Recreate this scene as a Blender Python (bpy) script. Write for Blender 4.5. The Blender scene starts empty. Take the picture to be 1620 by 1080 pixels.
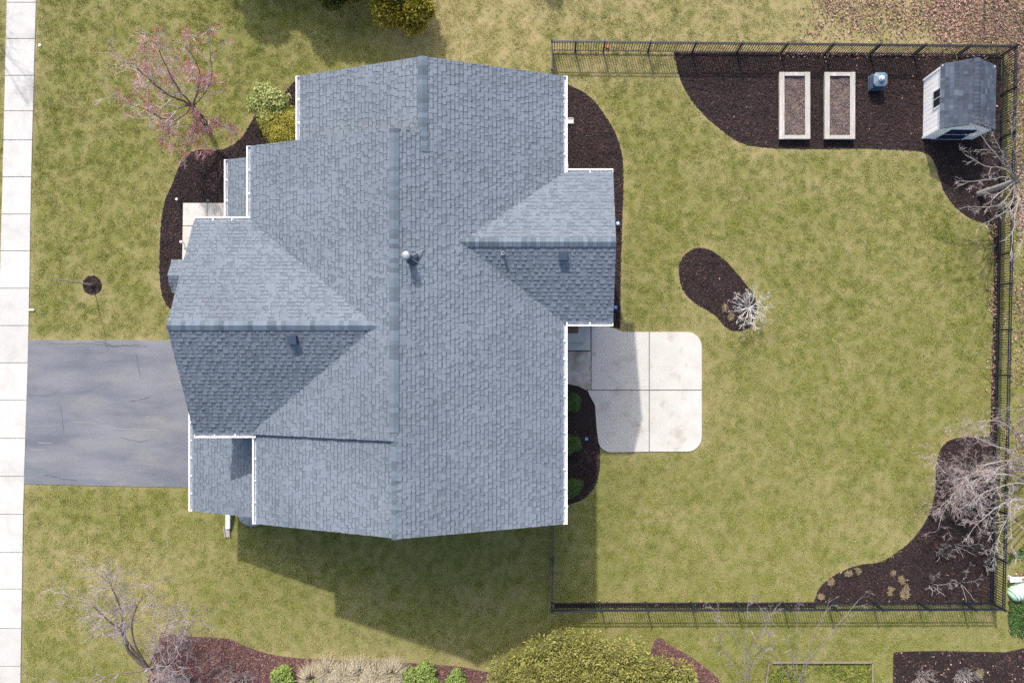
import bpy, bmesh, math, random
import numpy as np
from mathutils import Vector, Matrix, Quaternion
random.seed(7); rng = np.random.default_rng(11)
D = bpy.data; S = bpy.context.scene; COL = S.collection
R = math.radians

# ------------------------------------------------------------------ camera, sky, sun, exposure
F = 1260.0; CAM_H = 33.0; NADIR = (880.0, 554.0)      # the photograph is an off-centre crop of a straight-down view
cam_d = D.cameras.new('camera'); cam = D.objects.new('camera', cam_d); COL.objects.link(cam)
cam_d.sensor_width = 36; cam_d.lens = F/1620*36; cam_d.clip_start = .5; cam_d.clip_end = 900
cam.location = (0, 0, CAM_H); cam_d.shift_x = (810-NADIR[0])/1620; cam_d.shift_y = (NADIR[1]-540)/1620
S.camera = cam
SUN_EL = 47.0; SDX, SDY = .245, -.9695
w = D.worlds.new('World'); S.world = w; w.use_nodes = True
nt = w.node_tree; sky = nt.nodes.new('ShaderNodeTexSky'); sky.sky_type = 'NISHITA'; sky.sun_disc = False
sky.sun_elevation = R(SUN_EL); sky.sun_rotation = math.atan2(-SDX, -SDY); sky.air_density = 1.0; sky.dust_density = 3.5; sky.ozone_density = .3
bg = nt.nodes['Background']; bg.inputs[1].default_value = .15
nt.links.new(sky.outputs[0], bg.inputs[0])
sl = D.lights.new('sun', 'SUN'); sl.energy = 2.55; sl.angle = R(1.0); sl.color = (1, .95, .87)
so = D.objects.new('sun', sl); COL.objects.link(so)
_c = math.cos(R(SUN_EL)); _s = math.sin(R(SUN_EL))
so.rotation_mode = 'QUATERNION'; so.rotation_quaternion = Vector((SDX*_c, SDY*_c, -_s)).to_track_quat('-Z', 'Y')
so.location = (0, 0, 60)
S.view_settings.view_transform = 'Standard'; S.view_settings.look = 'None'
S.view_settings.exposure = 1.03; S.view_settings.gamma = 1; S.view_settings.use_curve_mapping = False
S.render.engine = 'CYCLES'; S.cycles.use_denoising = False; S.cycles.max_bounces = 6; S.cycles.sample_clamp_indirect = 3

def W(u, v, z=0.0):
    """a point of the photograph at height z, as a world point"""
    k = (CAM_H-z)/F
    return Vector(((u-NADIR[0])*k, -(v-NADIR[1])*k, z))
def WP(pts, z=0.0): return [W(u, v, z) for u, v in pts]

# ------------------------------------------------------------------ helpers
def tag(o, label=None, cat=None, group=None, kind=None):
    if label: o['label'] = label
    if cat: o['category'] = cat
    if group: o['group'] = group
    if kind: o['kind'] = kind
    return o
def obj(name, mesh, mat=None, parent=None, loc=None):
    o = D.objects.new(name, mesh); COL.objects.link(o)
    if mat is not None and len(mesh.materials) == 0:
        mesh.materials.append(mat)
    if parent: o.parent = parent
    if loc is not None: o.location = loc
    return o
def empty(name, loc=(0, 0, 0), rz=0):
    o = D.objects.new(name, None); COL.objects.link(o); o.location = loc; o.rotation_euler.z = rz
    o.empty_display_size = .2
    return o
class MB:
    def __init__(s): s.v = []; s.f = []; s.t = []
    def face(s, pts, t=0.0):
        n = len(s.v); s.v += [tuple(p) for p in pts]; s.f.append(tuple(range(n, n+len(pts)))); s.t.append(t)
    def hexa(s, p, t=0.0, skip=()):
        """8 points: bottom 0-3 (ccw from above), top 4-7"""
        n = len(s.v); s.v += [tuple(q) for q in p]
        for k, f in enumerate([(3, 2, 1, 0), (4, 5, 6, 7), (0, 1, 5, 4), (1, 2, 6, 5), (2, 3, 7, 6), (3, 0, 4, 7)]):
            if k in skip: continue
            s.f.append(tuple(n+i for i in f)); s.t.append(t)
    def box(s, x0, x1, y0, y1, z0, z1, t=0.0):
        s.hexa([(x0, y0, z0), (x1, y0, z0), (x1, y1, z0), (x0, y1, z0), (x0, y0, z1), (x1, y0, z1), (x1, y1, z1), (x0, y1, z1)], t)
    def bar(s, a, b, wd, h, up=Vector((0, 0, 1)), t=0.0):
        a = Vector(a); b = Vector(b); d = (b-a).normalized()
        x = d.cross(up)
        if x.length < 1e-4: x = d.cross(Vector((0, 1, 0)))
        x.normalize(); y = x.cross(d).normalized(); x = x*wd/2; y = y*h/2
        s.hexa([a-x-y, a+x-y, b+x-y, b-x-y, a-x+y, a+x+y, b+x+y, b-x+y], t)
    def tube(s, pts, rad, n=5, t=0.0, cap=False):
        base = len(s.v); m = len(pts); pts = [Vector(p) for p in pts]
        for i, p in enumerate(pts):
            d = (pts[min(i+1, m-1)]-pts[max(i-1, 0)])
            if d.length < 1e-6: d = Vector((0, 0, 1))
            d.normalize(); a = d.cross(Vector((.31, .17, 1)) if abs(d.z) < .9 else Vector((1, 0, 0))).normalized(); b = d.cross(a)
            for k in range(n):
                th = 2*math.pi*k/n
                s.v.append(tuple(p+(a*math.cos(th)+b*math.sin(th))*rad[i]))
        for i in range(m-1):
            for k in range(n):
                k2 = (k+1) % n
                s.f.append((base+i*n+k, base+i*n+k2, base+(i+1)*n+k2, base+(i+1)*n+k)); s.t.append(t)
        if cap:
            s.f.append(tuple(base+(m-1)*n+k for k in range(n))); s.t.append(t)
            s.f.append(tuple(base+n-1-k for k in range(n))); s.t.append(t)
    def lathe(s, c, prof, n=20, t=0.0):
        c = Vector(c); base = len(s.v)
        for r, z in prof:
            for k in range(n):
                th = 2*math.pi*k/n; s.v.append((c.x+r*math.cos(th), c.y+r*math.sin(th), c.z+z))
        for i in range(len(prof)-1):
            for k in range(n):
                k2 = (k+1) % n
                s.f.append((base+i*n+k, base+i*n+k2, base+(i+1)*n+k2, base+(i+1)*n+k)); s.t.append(t)
        s.f.append(tuple(base+(len(prof)-1)*n+k for k in range(n))); s.t.append(t)
    def mesh(s, name, smooth=False, mat=None):
        me = D.meshes.new(name); me.from_pydata(s.v, [], s.f)
        if any(s.t):
            a = me.attributes.new('tint', 'FLOAT', 'FACE'); a.data.foreach_set('value', np.array(s.t, dtype=np.float32))
        if smooth: me.polygons.foreach_set('use_smooth', [True]*len(me.polygons))
        if mat: me.materials.append(mat)
        me.update()
        return me
    def build(s, name, mat, parent=None, smooth=False, loc=None, bevel=0):
        o = obj(name, s.mesh(name, smooth), mat, parent, loc)
        if bevel:
            m = o.modifiers.new('bevel', 'BEVEL'); m.width = bevel; m.segments = 2; m.limit_method = 'ANGLE'
        return o

# ------------------------------------------------------------------ materials
def srgb(r, g, b):
    f = lambda c: (c/255/12.92) if c/255 <= .04045 else ((c/255+.055)/1.055)**2.4
    return (f(r), f(g), f(b))
def mat(name, c1, c2=None, scale=3.0, rough=.85, bump=0.0, bscale=40.0, c3=None, tint=None, metal=0.0, obj_rand=None, detail=6.0,
        stretch=None, spec=.3, c4=None, scale4=.5, thr4=(.55, .7), inst=None, transl=0.0, face_rand=None, contrast=(.3, .7)):
    m = D.materials.new(name); m.use_nodes = True; N = m.node_tree.nodes; L = m.node_tree.links
    b = N['Principled BSDF']; b.inputs['Roughness'].default_value = rough; b.inputs['Metallic'].default_value = metal
    b.inputs['Specular IOR Level'].default_value = spec
    g = N.new('ShaderNodeNewGeometry'); pos = g.outputs['Position']
    if stretch:
        mp = N.new('ShaderNodeMapping'); mp.inputs['Scale'].default_value = stretch; L.new(pos, mp.inputs['Vector']); pos = mp.outputs[0]
    c1 = (*c1, 1); c2 = (*(c2 or c1[:3]), 1)
    def noise(sc, det=detail, r=.6):
        n = N.new('ShaderNodeTexNoise'); n.inputs['Scale'].default_value = sc; n.inputs['Detail'].default_value = det
        n.inputs['Roughness'].default_value = r; L.new(pos, n.inputs['Vector']); return n.outputs[0]
    def ramp(f, lo, hi):
        r = N.new('ShaderNodeMapRange'); r.inputs[1].default_value = lo; r.inputs[2].default_value = hi; L.new(f, r.inputs[0]); return r.outputs[0]
    def mix(f, a, c):
        x = N.new('ShaderNodeMix'); x.data_type = 'RGBA'; L.new(f, x.inputs[0])
        for s_, i in ((a, 6), (c, 7)):
            if isinstance(s_, tuple): x.inputs[i].default_value = s_
            else: L.new(s_, x.inputs[i])
        return x.outputs[2]
    col = mix(ramp(noise(scale), *contrast), c1, c2)
    if c4: col = mix(ramp(noise(scale4, 4), *thr4), col, (*c4, 1))
    if c3 and tint:
        a = N.new('ShaderNodeAttribute'); a.attribute_name = tint
        if inst: a.attribute_type = 'INSTANCER'
        col = mix(a.outputs['Fac'], col, (*c3, 1))
    if obj_rand:
        oi = N.new('ShaderNodeObjectInfo'); cr = N.new('ShaderNodeValToRGB'); L.new(oi.outputs['Random'], cr.inputs[0])
        els = cr.color_ramp.elements
        while len(els) < len(obj_rand): els.new(.5)
        for i, c in enumerate(obj_rand):
            els[i].position = i/(len(obj_rand)-1); els[i].color = (*c, 1)
        x = N.new('ShaderNodeMix'); x.data_type = 'RGBA'; x.blend_type = 'MULTIPLY'; x.inputs[0].default_value = 1
        L.new(col, x.inputs[6]); L.new(cr.outputs[0], x.inputs[7]); col = x.outputs[2]
    L.new(col, b.inputs['Base Color'])
    if bump:
        bn = N.new('ShaderNodeBump'); bn.inputs['Strength'].default_value = bump; bn.inputs['Distance'].default_value = .02
        L.new(noise(bscale, 4), bn.inputs['Height']); L.new(bn.outputs[0], b.inputs['Normal'])
    if transl:
        tr = N.new('ShaderNodeBsdfTranslucent'); L.new(col, tr.inputs[0]); ms = N.new('ShaderNodeMixShader'); ms.inputs[0].default_value = transl
        out = N['Material Output']; L.new(b.outputs[0], ms.inputs[1]); L.new(tr.outputs[0], ms.inputs[2]); L.new(ms.outputs[0], out.inputs[0])
    return m
M = {}
M['lawn'] = mat('lawn soil and thatch', (.11, .118, .027), (.145, .147, .04), 9, .95, .8, 60, c3=(.27, .215, .115), tint='dry')
M['blade'] = mat('grass blades', (.188, .230, .036), (.228, .260, .050), 9, .8, c3=(.41, .40, .185), tint='dry', inst=True, obj_rand=[(.78, .82, .78), (1, 1, 1), (1.12, 1.08, 1.05), (1.35, 1.25, 1.2)], transl=.25)
M['far'] = mat('far ground', (.16, .16, .06), (.24, .2, .11), .3, .95, .4, 20)
M['mulch'] = mat('dark mulch bed', (.012, .0075, .008), (.028, .0185, .0185), 14, .95, 1, 45, detail=8)
M['mulch_chip'] = mat('dark mulch chips', (.0155, .0098, .0098), (.026, .017, .0165), 3, .9, c4=(.046, .030, .029), scale4=.6, thr4=(.42, .72), obj_rand=[(.35, .35, .4), (.8, .8, .8), (1.2, 1.1, 1.1), (2.8, 2.5, 2.4)])
M['redmulch'] = mat('red brown mulch', (.065, .034, .034), (.10, .056, .054), 14, .95, 1, 45, detail=8)
M['redchip'] = mat('red brown mulch chips', (.125, .062, .057), (.16, .09, .08), 3, .9, obj_rand=[(.5, .5, .5), (.9, .9, .9), (1.2, 1.15, 1.1), (2.0, 1.9, 1.8)])
M['leaf'] = mat('fallen leaves', (.25, .165, .13), (.28, .205, .16), 4, .85, obj_rand=[(.2, .17, .17), (.55, .48, .46), (.95, .88, .84), (1.7, 1.6, 1.5)])
M['litter'] = mat('leaf litter soil', (.11, .07, .055), (.20, .13, .09), 12, .95, 1, 30)
M['concrete'] = mat('pale concrete', (.375, .36, .33), (.43, .415, .385), 1.6, .9, .15, 90, obj_rand=[(.95, .95, .95), (1, 1, 1), (1.04, 1.04, 1.04)], c4=(.27, .245, .205), scale4=1.1, thr4=(.56, .76))
M['sidewalk'] = mat('sidewalk concrete', (.385, .375, .36), (.43, .42, .405), 2.0, .9, .15, 90, obj_rand=[(.9, .9, .9), (1, 1, 1), (1.04, 1.03, 1.02)], c4=(.33, .32, .305), scale4=.9, thr4=(.5, .75))
M['stainconc'] = mat('stained concrete', (.40, .37, .34), (.24, .19, .145), 1.7, .9, .15, 90, contrast=(.42, .68))
M['asphalt'] = mat('worn asphalt', (.090, .100, .122), (.148, .154, .174), .8, .88, .35, 130, c4=(.17, .17, .175), scale4=.9, thr4=(.45, .75), stretch=(.35, 1.2, 1), contrast=(.35, .65))
M['joint'] = mat('joint dirt', (.12, .10, .085), (.17, .15, .12), 20, .95)
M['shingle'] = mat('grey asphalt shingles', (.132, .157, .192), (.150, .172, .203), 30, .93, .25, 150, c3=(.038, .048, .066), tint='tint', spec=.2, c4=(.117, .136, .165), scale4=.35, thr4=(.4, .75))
M['cap'] = mat('ridge cap shingles', (.102, .128, .162), (.112, .138, .168), 20, .93, .25, 150, spec=.2, obj_rand=[(.68, .68, .68), (1, 1, 1), (1.18, 1.18, 1.18)])
M['shedshingle'] = mat('dark shed shingles', (.045, .056, .078), (.053, .064, .088), 20, .93, .25, 150, spec=.2, obj_rand=[(.75, .75, .75), (.9, .9, .9), (1, 1, 1), (1.1, 1.1, 1.1), (1.6, 1.6, 1.6)])
M['pot2'] = None
M['deck'] = mat('roof underlayment', (.05, .055, .065), None, 5, .95)
M['white'] = mat('white aluminium', (.78, .78, .78), (.84, .84, .84), 3, .5, spec=.4)
M['gutterin'] = mat('dirty gutter trough', (.42, .45, .50), (.30, .31, .33), 8, .7)
M['siding'] = mat('pale house siding', (.52, .51, .48), (.56, .55, .52), 3, .8)
M['shedwall'] = mat('white shed boards', (.86, .86, .87), (.90, .90, .90), 3, .6)
M['brick'] = mat('house brick', (.25, .15, .11), (.32, .2, .15), 8, .9)
M['navy'] = mat('navy panel', (.012, .02, .06), (.016, .025, .07), 4, .45)
M['glass'] = mat('dark glass', (.02, .022, .03), None, 4, .08, spec=.5)
M['blackiron'] = mat('black fence metal', (.010, .012, .018), (.016, .018, .026), 5, .42, spec=.5)
M['steel'] = mat('galvanised metal', (.34, .36, .38), (.2, .22, .25), 14, .45, metal=.5)
M['darkmetal'] = mat('dark vent metal', (.035, .05, .075), (.045, .06, .085), 6, .5)
M['timber'] = mat('weathered timber', (.37, .35, .325), (.24, .225, .205), 6, .85, .4, 30, stretch=(4, 1, 1), c4=(.44, .42, .39), scale4=1.5)
M['timber2'] = mat('weathered timber long', (.37, .35, .325), (.24, .225, .205), 6, .85, .4, 30, stretch=(4, .6, 1), c4=(.44, .42, .39), scale4=1.5)
M['soil'] = mat('garden soil', (.065, .045, .04), (.17, .125, .105), 7, .95, 1, 40)
M['straw'] = mat('dead stems', (.34, .26, .20), (.42, .34, .27), 5, .9, obj_rand=[(.4, .35, .35), (.8, .75, .75), (1.1, 1.1, 1.1), (1.5, 1.5, 1.5)])
M['strawm'] = mat('dry stems mesh', (.46, .405, .29), (.54, .48, .36), 5, .9, c3=(.24, .19, .11), tint='tint')
M['barkpale'] = mat('pale grey bark', (.31, .285, .28), (.22, .20, .195), 9, .9)
M['barkpink'] = mat('pinkish grey bark', (.46, .40, .395), (.33, .28, .275), 9, .9)
M['barkwarm'] = mat('warm brown bark', (.29, .25, .235), (.21, .175, .165), 9, .9)
M['barkmauve'] = mat('mauve grey bark', (.31, .265, .275), (.22, .185, .19), 9, .9)
M['barkdark'] = mat('dark bark', (.14, .105, .08), (.20, .15, .115), 9, .95, .6, 30)
M['barkgrey'] = mat('smooth grey bark', (.22, .20, .185), (.30, .27, .25), 6, .9, .4, 30)
M['bud'] = mat('red buds', (.34, .035, .06), (.42, .07, .09), 5, .7)
M['pot'] = mat('slate blue plastic', (.05, .075, .115), (.06, .09, .13), 5, .5)
M['potlight'] = mat('light grey blue plastic', (.28, .34, .40), (.32, .38, .44), 5, .5)
M['mint'] = mat('pale mint plastic', (.42, .58, .46), (.46, .62, .5), 5, .45)
M['red'] = mat('red plastic', (.55, .07, .08), None, 5, .5)
M['blue'] = mat('blue glass cell', (.08, .22, .55), (.1, .26, .6), 5, .3)
M['mat'] = mat('brown doormat', (.12, .07, .05), (.16, .10, .075), 20, .95)
def leafmat(name, a, b, c, tr=.2): return mat(name, a, b, 6, .6, c3=c, tint='tint', transl=tr, spec=.3)
M['rhodo'] = leafmat('variegated leaves', (.17, .215, .045), (.12, .16, .035), (.47, .48, .19))
M['gold'] = leafmat('golden evergreen needles', (.22, .215, .03), (.15, .16, .025), (.40, .34, .05))
M['arb'] = leafmat('yellow green sprays', (.235, .24, .06), (.165, .175, .045), (.40, .38, .13))
M['box'] = leafmat('dark boxwood leaves', (.05, .10, .02), (.04, .08, .018), (.085, .15, .035))
M['ever'] = leafmat('dark evergreen needles', (.08, .10, .02), (.055, .08, .018), (.13, .14, .03))
M['fresh'] = leafmat('fresh green leaves', (.17, .25, .05), (.13, .20, .045), (.28, .34, .09))
M['ground_green'] = leafmat('low green ivy leaves', (.06, .11, .03), (.045, .085, .025), (.10, .16, .045))
M['core'] = mat('dark shade core', (.03, .03, .012), (.02, .02, .01), 6, 1)

# ------------------------------------------------------------------ numpy noise and polygons
def vnoise(x, y, sc, seed):
    g = np.random.default_rng(seed).random((256, 256))
    x = x*sc+100; y = y*sc+100; xi = np.floor(x).astype(int); yi = np.floor(y).astype(int)
    fx = x-xi; fy = y-yi; fx = fx*fx*(3-2*fx); fy = fy*fy*(3-2*fy)
    a = g[xi % 256, yi % 256]; b = g[(xi+1) % 256, yi % 256]; c = g[xi % 256, (yi+1) % 256]; d = g[(xi+1) % 256, (yi+1) % 256]
    return (a*(1-fx)+b*fx)*(1-fy)+(c*(1-fx)+d*fx)*fy
def fbm(x, y, sc, seed): return (vnoise(x, y, sc, seed)+.5*vnoise(x, y, sc*2.1, seed+1)+.25*vnoise(x, y, sc*4.3, seed+2))/1.75
def inside(x, y, poly):
    r = np.zeros(x.shape, bool); n = len(poly)
    for i in range(n):
        x1, y1 = poly[i][0], poly[i][1]; x2, y2 = poly[(i+1) % n][0], poly[(i+1) % n][1]
        if y1 == y2: continue
        c = ((y1 > y) != (y2 > y)) & (x < (x2-x1)*(y-y1)/(y2-y1)+x1)
        r ^= c
    return r
def dist(x, y, poly, closed=True):
    best = np.full(x.shape, 1e9); n = len(poly)
    for i in range(n if closed else n-1):
        ax, ay = poly[i][0], poly[i][1]; bx, by = poly[(i+1) % n][0], poly[(i+1) % n][1]
        dx, dy = bx-ax, by-ay; t = np.clip(((x-ax)*dx+(y-ay)*dy)/(dx*dx+dy*dy+1e-9), 0, 1)
        best = np.minimum(best, np.hypot(x-ax-t*dx, y-ay-t*dy))
    return best
def smooth_poly(pts, sub=5):
    """closed Catmull-Rom through photo points flagged soft"""
    n = len(pts); out = []
    for i in range(n):
        p0, p1, p2, p3 = [Vector(pts[(i+k) % n][:2]) for k in (-1, 0, 1, 2)]
        h1 = len(pts[i]) > 2; h2 = len(pts[(i+1) % n]) > 2
        if h1 or h2:
            out.append((p1.x, p1.y)); continue
        for k in range(sub):
            t = k/sub
            q = .5*((2*p1)+(p2-p0)*t+(2*p0-5*p1+4*p2-p3)*t*t+(3*p1-p0-3*p2+p3)*t**3)
            out.append((q.x, q.y))
    return out

# ------------------------------------------------------------------ ground outlines (photo pixels; third value = hard corner)
H = 1
BED = {}
BED['front'] = [(404, 182, H), (392, 203), (376, 224), (350, 237), (318, 237), (297, 244), (284, 262), (274, 288), (262, 315), (256, 345), (253, 390), (253, 440), (258, 472), (269, 488, H), (420, 488, H), (520, 300, H), (520, 120, H), (466, 128, H), (440, 160, H)]
BED['rear'] = [(880, 128, H), (898, 134, H), (918, 143), (938, 158), (958, 184), (975, 215), (985, 252), (986, 300), (984, 360), (982, 430), (981, 520, H), (955, 513, H), (870, 513, H), (860, 300, H)]
BED['patio'] = [(870, 608, H), (898, 608, H), (916, 611), (934, 624), (942, 645), (944, 680), (949, 712), (948, 745), (939, 772), (920, 791), (897, 799, H), (870, 799, H)]
BED['garden'] = [(1066, 83, H), (1071, 108), (1080, 135), (1095, 160), (1115, 183), (1140, 205), (1166, 223), (1196, 232), (1240, 235), (1300, 236), (1370, 235), (1420, 237), (1455, 240), (1470, 246), (1480, 262), (1487, 286), (1496, 307), (1512, 328), (1536, 346), (1560, 354, H), (1583, 358, H), (1584, 86, H)]
BED['corner'] = [(1540, 690, H), (1516, 692), (1498, 699), (1486, 714), (1481, 735), (1479, 775), (1472, 808), (1457, 835), (1440, 856), (1420, 872), (1393, 888), (1360, 893), (1330, 904), (1306, 919), (1293, 935), (1287, 954, H), (1572, 954, H), (1576, 690, H)]
BED['island'] = [(1074, 432), (1077, 412), (1089, 398), (1107, 392), (1126, 397), (1146, 411), (1165, 431), (1181, 451), (1193, 468), (1197, 490), (1191, 511), (1178, 521), (1160, 523), (1146, 516), (1134, 501), (1118, 490), (1098, 478), (1081, 460)]
BED['ring'] = [(146+15*math.cos(k*.35), 451+15*math.sin(k*.35)) for k in range(18)]
BED['rededge'] = [(255, 1000, H), (300, 1006), (360, 1010), (400, 1026), (450, 1038), (520, 1043), (600, 1045), (680, 1050), (730, 1054), (780, 1064, H), (800, 1130, H), (220, 1130, H)]
BED['redright'] = [(1035, 1014), (1060, 1020), (1085, 1034), (1112, 1052), (1135, 1072), (1150, 1100, H), (1000, 1120, H)]
BED['neighbour'] = [(1413, 1040), (1416, 1032), (1425, 1030), (1500, 1029), (1590, 1031, H), (1640, 1020, H), (1640, 1120, H), (1412, 1120, H)]
BED['southstrip'] = [(878, 954.5, H), (940, 953, H), (1030, 954.5, H), (1120, 953, H), (1210, 954.5, H), (1290, 953.5, H), (1290, 961, H), (878, 961, H)]
BED['eaststrip'] = [(1571, 352, H), (1573, 420, H), (1571, 520, H), (1569, 600, H), (1566, 694, H), (1577, 694, H), (1581, 520, H), (1584, 352, H)]
BEDW = {k: [tuple(p)[:2] for p in WP(smooth_poly(v))] for k, v in BED.items()}
SIDEWALK = [(12, 0), (57, 0), (49, 300), (45, 540), (36, 800), (33, 1080), (32, 1130), (-20, 1130), (-8, 900), (0, 480), (7, 250), (12, 0)]
sw_l = lambda y: W(np.interp(y, [-60, 0, 250, 480, 900, 1140], [12.5, 11.5, 5.5, -.5, -12, -19]), y)
sw_r = lambda y: W(np.interp(y, [-60, 0, 300, 540, 800, 1080, 1140], [58.5, 57.5, 49.5, 45.5, 37.5, 33, 32]), y)
DRIVE = [(45, 538), (160, 538), (264, 538), (380, 538), (380, 772), (302, 771), (160, 768), (38, 765)]
WALK = [(290, 321), (430, 321), (430, 480), (288, 480)]
def arc(cx, cy, r, a0, a1, n=7): return [(cx+r*math.cos(R(a0+(a1-a0)*k/n)), cy+r*math.sin(R(a0+(a1-a0)*k/n))) for k in range(n+1)]
PATIO = [(870, 505), (956, 514), (970, 519), (986, 525)]+arc(1087, 548, 23, -90, 0)+arc(1087, 691, 23, 0, 90)+arc(967, 694, 21, 90, 170)+[(944, 680), (870, 680)]
HOUSE_G = [(372, 400), (520, 230), (560, 180), (892, 180), (892, 780), (520, 780), (372, 770)]
hard = [[tuple(p)[:2] for p in WP(q)] for q in (DRIVE, WALK, PATIO, HOUSE_G)]
swpoly = [tuple(sw_l(y))[:2] for y in range(-60, 1141, 60)]+[tuple(sw_r(y))[:2] for y in range(1140, -61, -60)]

# dryness of the lawn (its own colour, dormant straw against green)
P_ = lambda u, v: tuple(W(u, v))[:2]
straw_zone = [P_(680, -60), P_(1500, -60), P_(1640, -60), P_(1640, 60), P_(1000, 112), P_(890, 120), P_(700, 105), P_(620, 60)]
def dryness(x, y):
    d = .20+.28*(fbm(x, y, .35, 3)-.5)+.30*(fbm(x, y, 1.3, 9)-.5)+.5*(vnoise(x, y, 4.5, 21)-.5)
    z = np.where(inside(x, y, straw_zone), 1, 0)*1.0
    d = d+.42*np.clip(z+1-np.clip(dist(x, y, straw_zone)/1.2, 0, 1)*(1-z), 0, 1)*np.where(z > 0, 1, .8)
    for k in ('garden', 'island', 'corner', 'ring', 'rear', 'rededge', 'front'):
        dd = dist(x, y, BEDW[k]); d = d+.32*np.exp(-dd/.28)
    for q in hard[:3]+[swpoly]:
        d = d+.35*np.exp(-dist(x, y, q)/.22)
    u0, v0 = P_(180, 895); d = d+.35*np.exp(-((x-u0)**2/9+(y-v0)**2/1.5))
    u0, v0 = P_(250, 990); d = d+.35*np.exp(-((x-u0)**2/3+(y-v0)**2/3))
    u0, v0 = P_(620, 1035); d = d+.2*np.exp(-((x-u0)**2/20+(y-v0)**2/1.0))
    u0, v0 = P_(1270, 290); d = d+.2*np.exp(-((x-u0)**2/6+(y-v0)**2/.3))
    u0, v0 = P_(1390, 830); d = d+.3*np.exp(-((x-u0)**2/.8+(y-v0)**2/.8))
    return np.clip(d, 0, 1)

# ------------------------------------------------------------------ lawn, far ground
def lawn_grid():
    nx, ny = 250, 180; xs = np.linspace(-27, 23, nx); ys = np.linspace(-17, 18.5, ny)
    X, Y = np.meshgrid(xs, ys, indexing='ij'); X = X.ravel(); Y = Y.ravel()
    Z = .03*(fbm(X, Y, .5, 31)-.5)
    Z = np.minimum(Z, 0)
    v = np.stack([X, Y, Z], 1)
    i, j = np.meshgrid(np.arange(nx-1), np.arange(ny-1), indexing='ij'); a = (i*ny+j).ravel()
    f = np.stack([a, a+ny, a+ny+1, a+1], 1)
    me = D.meshes.new('lawn'); me.from_pydata(v.tolist(), [], f.tolist())
    at = me.attributes.new('dry', 'FLOAT', 'POINT'); at.data.foreach_set('value', dryness(X, Y).astype(np.float32))
    me.polygons.foreach_set('use_smooth', [True]*len(me.polygons))
    return me
tag(obj('lawn', lawn_grid(), M['lawn']), kind='structure')
b = MB(); b.face([(-250, -250, -.08), (250, -250, -.08), (250, 250, -.08), (-250, 250, -.08)]); tag(b.build('ground', M['far']), kind='structure')

def sheet(name, poly, z, m, thick=0.0, parent=None):
    bm = bmesh.new(); vs = [bm.verts.new((p[0], p[1], z)) for p in poly]
    f = bm.faces.new(vs); f.normal_update()
    if f.normal.z < 0: f.normal_flip()
    if thick:
        r = bmesh.ops.extrude_face_region(bm, geom=[f]); vv = [e for e in r['geom'] if isinstance(e, bmesh.types.BMVert)]
        bmesh.ops.translate(bm, verts=vv, vec=(0, 0, -thick)); bmesh.ops.recalc_face_normals(bm, faces=bm.faces[:])
    bmesh.ops.triangulate(bm, faces=[q for q in bm.faces if len(q.verts) > 4])
    me = D.meshes.new(name); bm.to_mesh(me); bm.free()
    return obj(name, me, m, parent)
for k, poly in BEDW.items():
    tag(sheet('red_mulch_bed' if k.startswith('red') else 'mulch_bed', poly, .012 if k != 'rededge' else .014, M['redmulch'] if k.startswith('red') else M['mulch']), kind='structure')
leafzone = [P_(1250, -60), P_(1260, 40), P_(1180, 75), P_(1583, 84), P_(1583, 700), P_(1590, 1000), P_(1680, 1120), P_(1760, 500), P_(1760, -60)]

# ------------------------------------------------------------------ paving
walk = tag(empty('sidewalk'), kind='structure')
sheet('slab_joint', [(p[0], p[1]) for p in swpoly], .012, M['joint'], parent=walk)
cuts = [-54, 4.5, 62, 120, 176, 222, 280, 339, 397, 456, 515, 574, 633, 693, 753, 813, 873, 931, 993, 1053, 1112]
for a, c in zip(cuts[:-1], cuts[1:]):
    g = .45
    q = [sw_l(a+g), sw_r(a+g), sw_r(c-g), sw_l(c-g)]
    s = sheet('slab', q, .035+random.uniform(-.004, .004), M['sidewalk'], .04, walk)
    m_ = s.modifiers.new('b', 'BEVEL'); m_.width = .008; m_.segments = 2
dr = tag(sheet('driveway', WP(DRIVE), .022, M['asphalt'], .03), kind='structure')
# expansion crack and pale drag mark on the asphalt
b = MB()
pts = [(115, 667.5), (150, 668.5), (153, 673), (180, 675), (183, 678.5), (215, 679), (251, 680.5)]
for p, q in zip(pts[:-1], pts[1:]):
    a, c = W(*p, .0262), W(*q, .0262); n = Vector((-(c-a).y, (c-a).x, 0)).normalized()*.012
    b.face([a-n, c-n, c+n, a+n])
for (u, v, l) in [(150, 663.5, 10), (40, 728.5, 18), (60, 700, 22), (152, 757, 10), (230, 659, 9), (48, 711, 24), (215, 592, 5)]:
    a, c = W(u, v, .0262), W(u+l, v+.6, .0262); b.face([a+Vector((0, -.016, 0)), c+Vector((0, -.01, 0)), c+Vector((0, .01, 0)), a+Vector((0, .02, 0))])
b.build('scrape_mark', mat('pale scrape', (.19, .19, .19), (.22, .22, .22), 30, .9), dr)
b = MB(); rc = random.Random(4)
for (u, v, n, du, dv) in ((75, 545, 22, 4.5, .2), (150, 541, 20, 4.2, .5), (165, 548, 14, 4, -.5), (205, 635, 9, 3.5, -1.2), (190, 692, 12, 4, .3), (95, 640, 8, .5, 5), (215, 560, 8, .8, 5), (70, 752, 10, 5, .6)):
    for _ in range(n):
        u2, v2 = u+du+rc.uniform(-1, 1), v+dv+rc.uniform(-1.6, 1.6); a, c = W(u, v, .0258), W(u2, v2, .0258); nn = Vector((-(c-a).y, (c-a).x, 0)).normalized()*rc.uniform(.004, .009)
        b.face([a-nn, c-nn, c+nn, a+nn]); u, v = u2, v2
b.build('crack', mat('crack filler', (.03, .03, .035), (.05, .05, .055), 20, .9), dr)
fw = tag(empty('front_walk'), kind='structure')
sheet('slab_joint', WP(WALK), .012, M['joint'], parent=fw)
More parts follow.
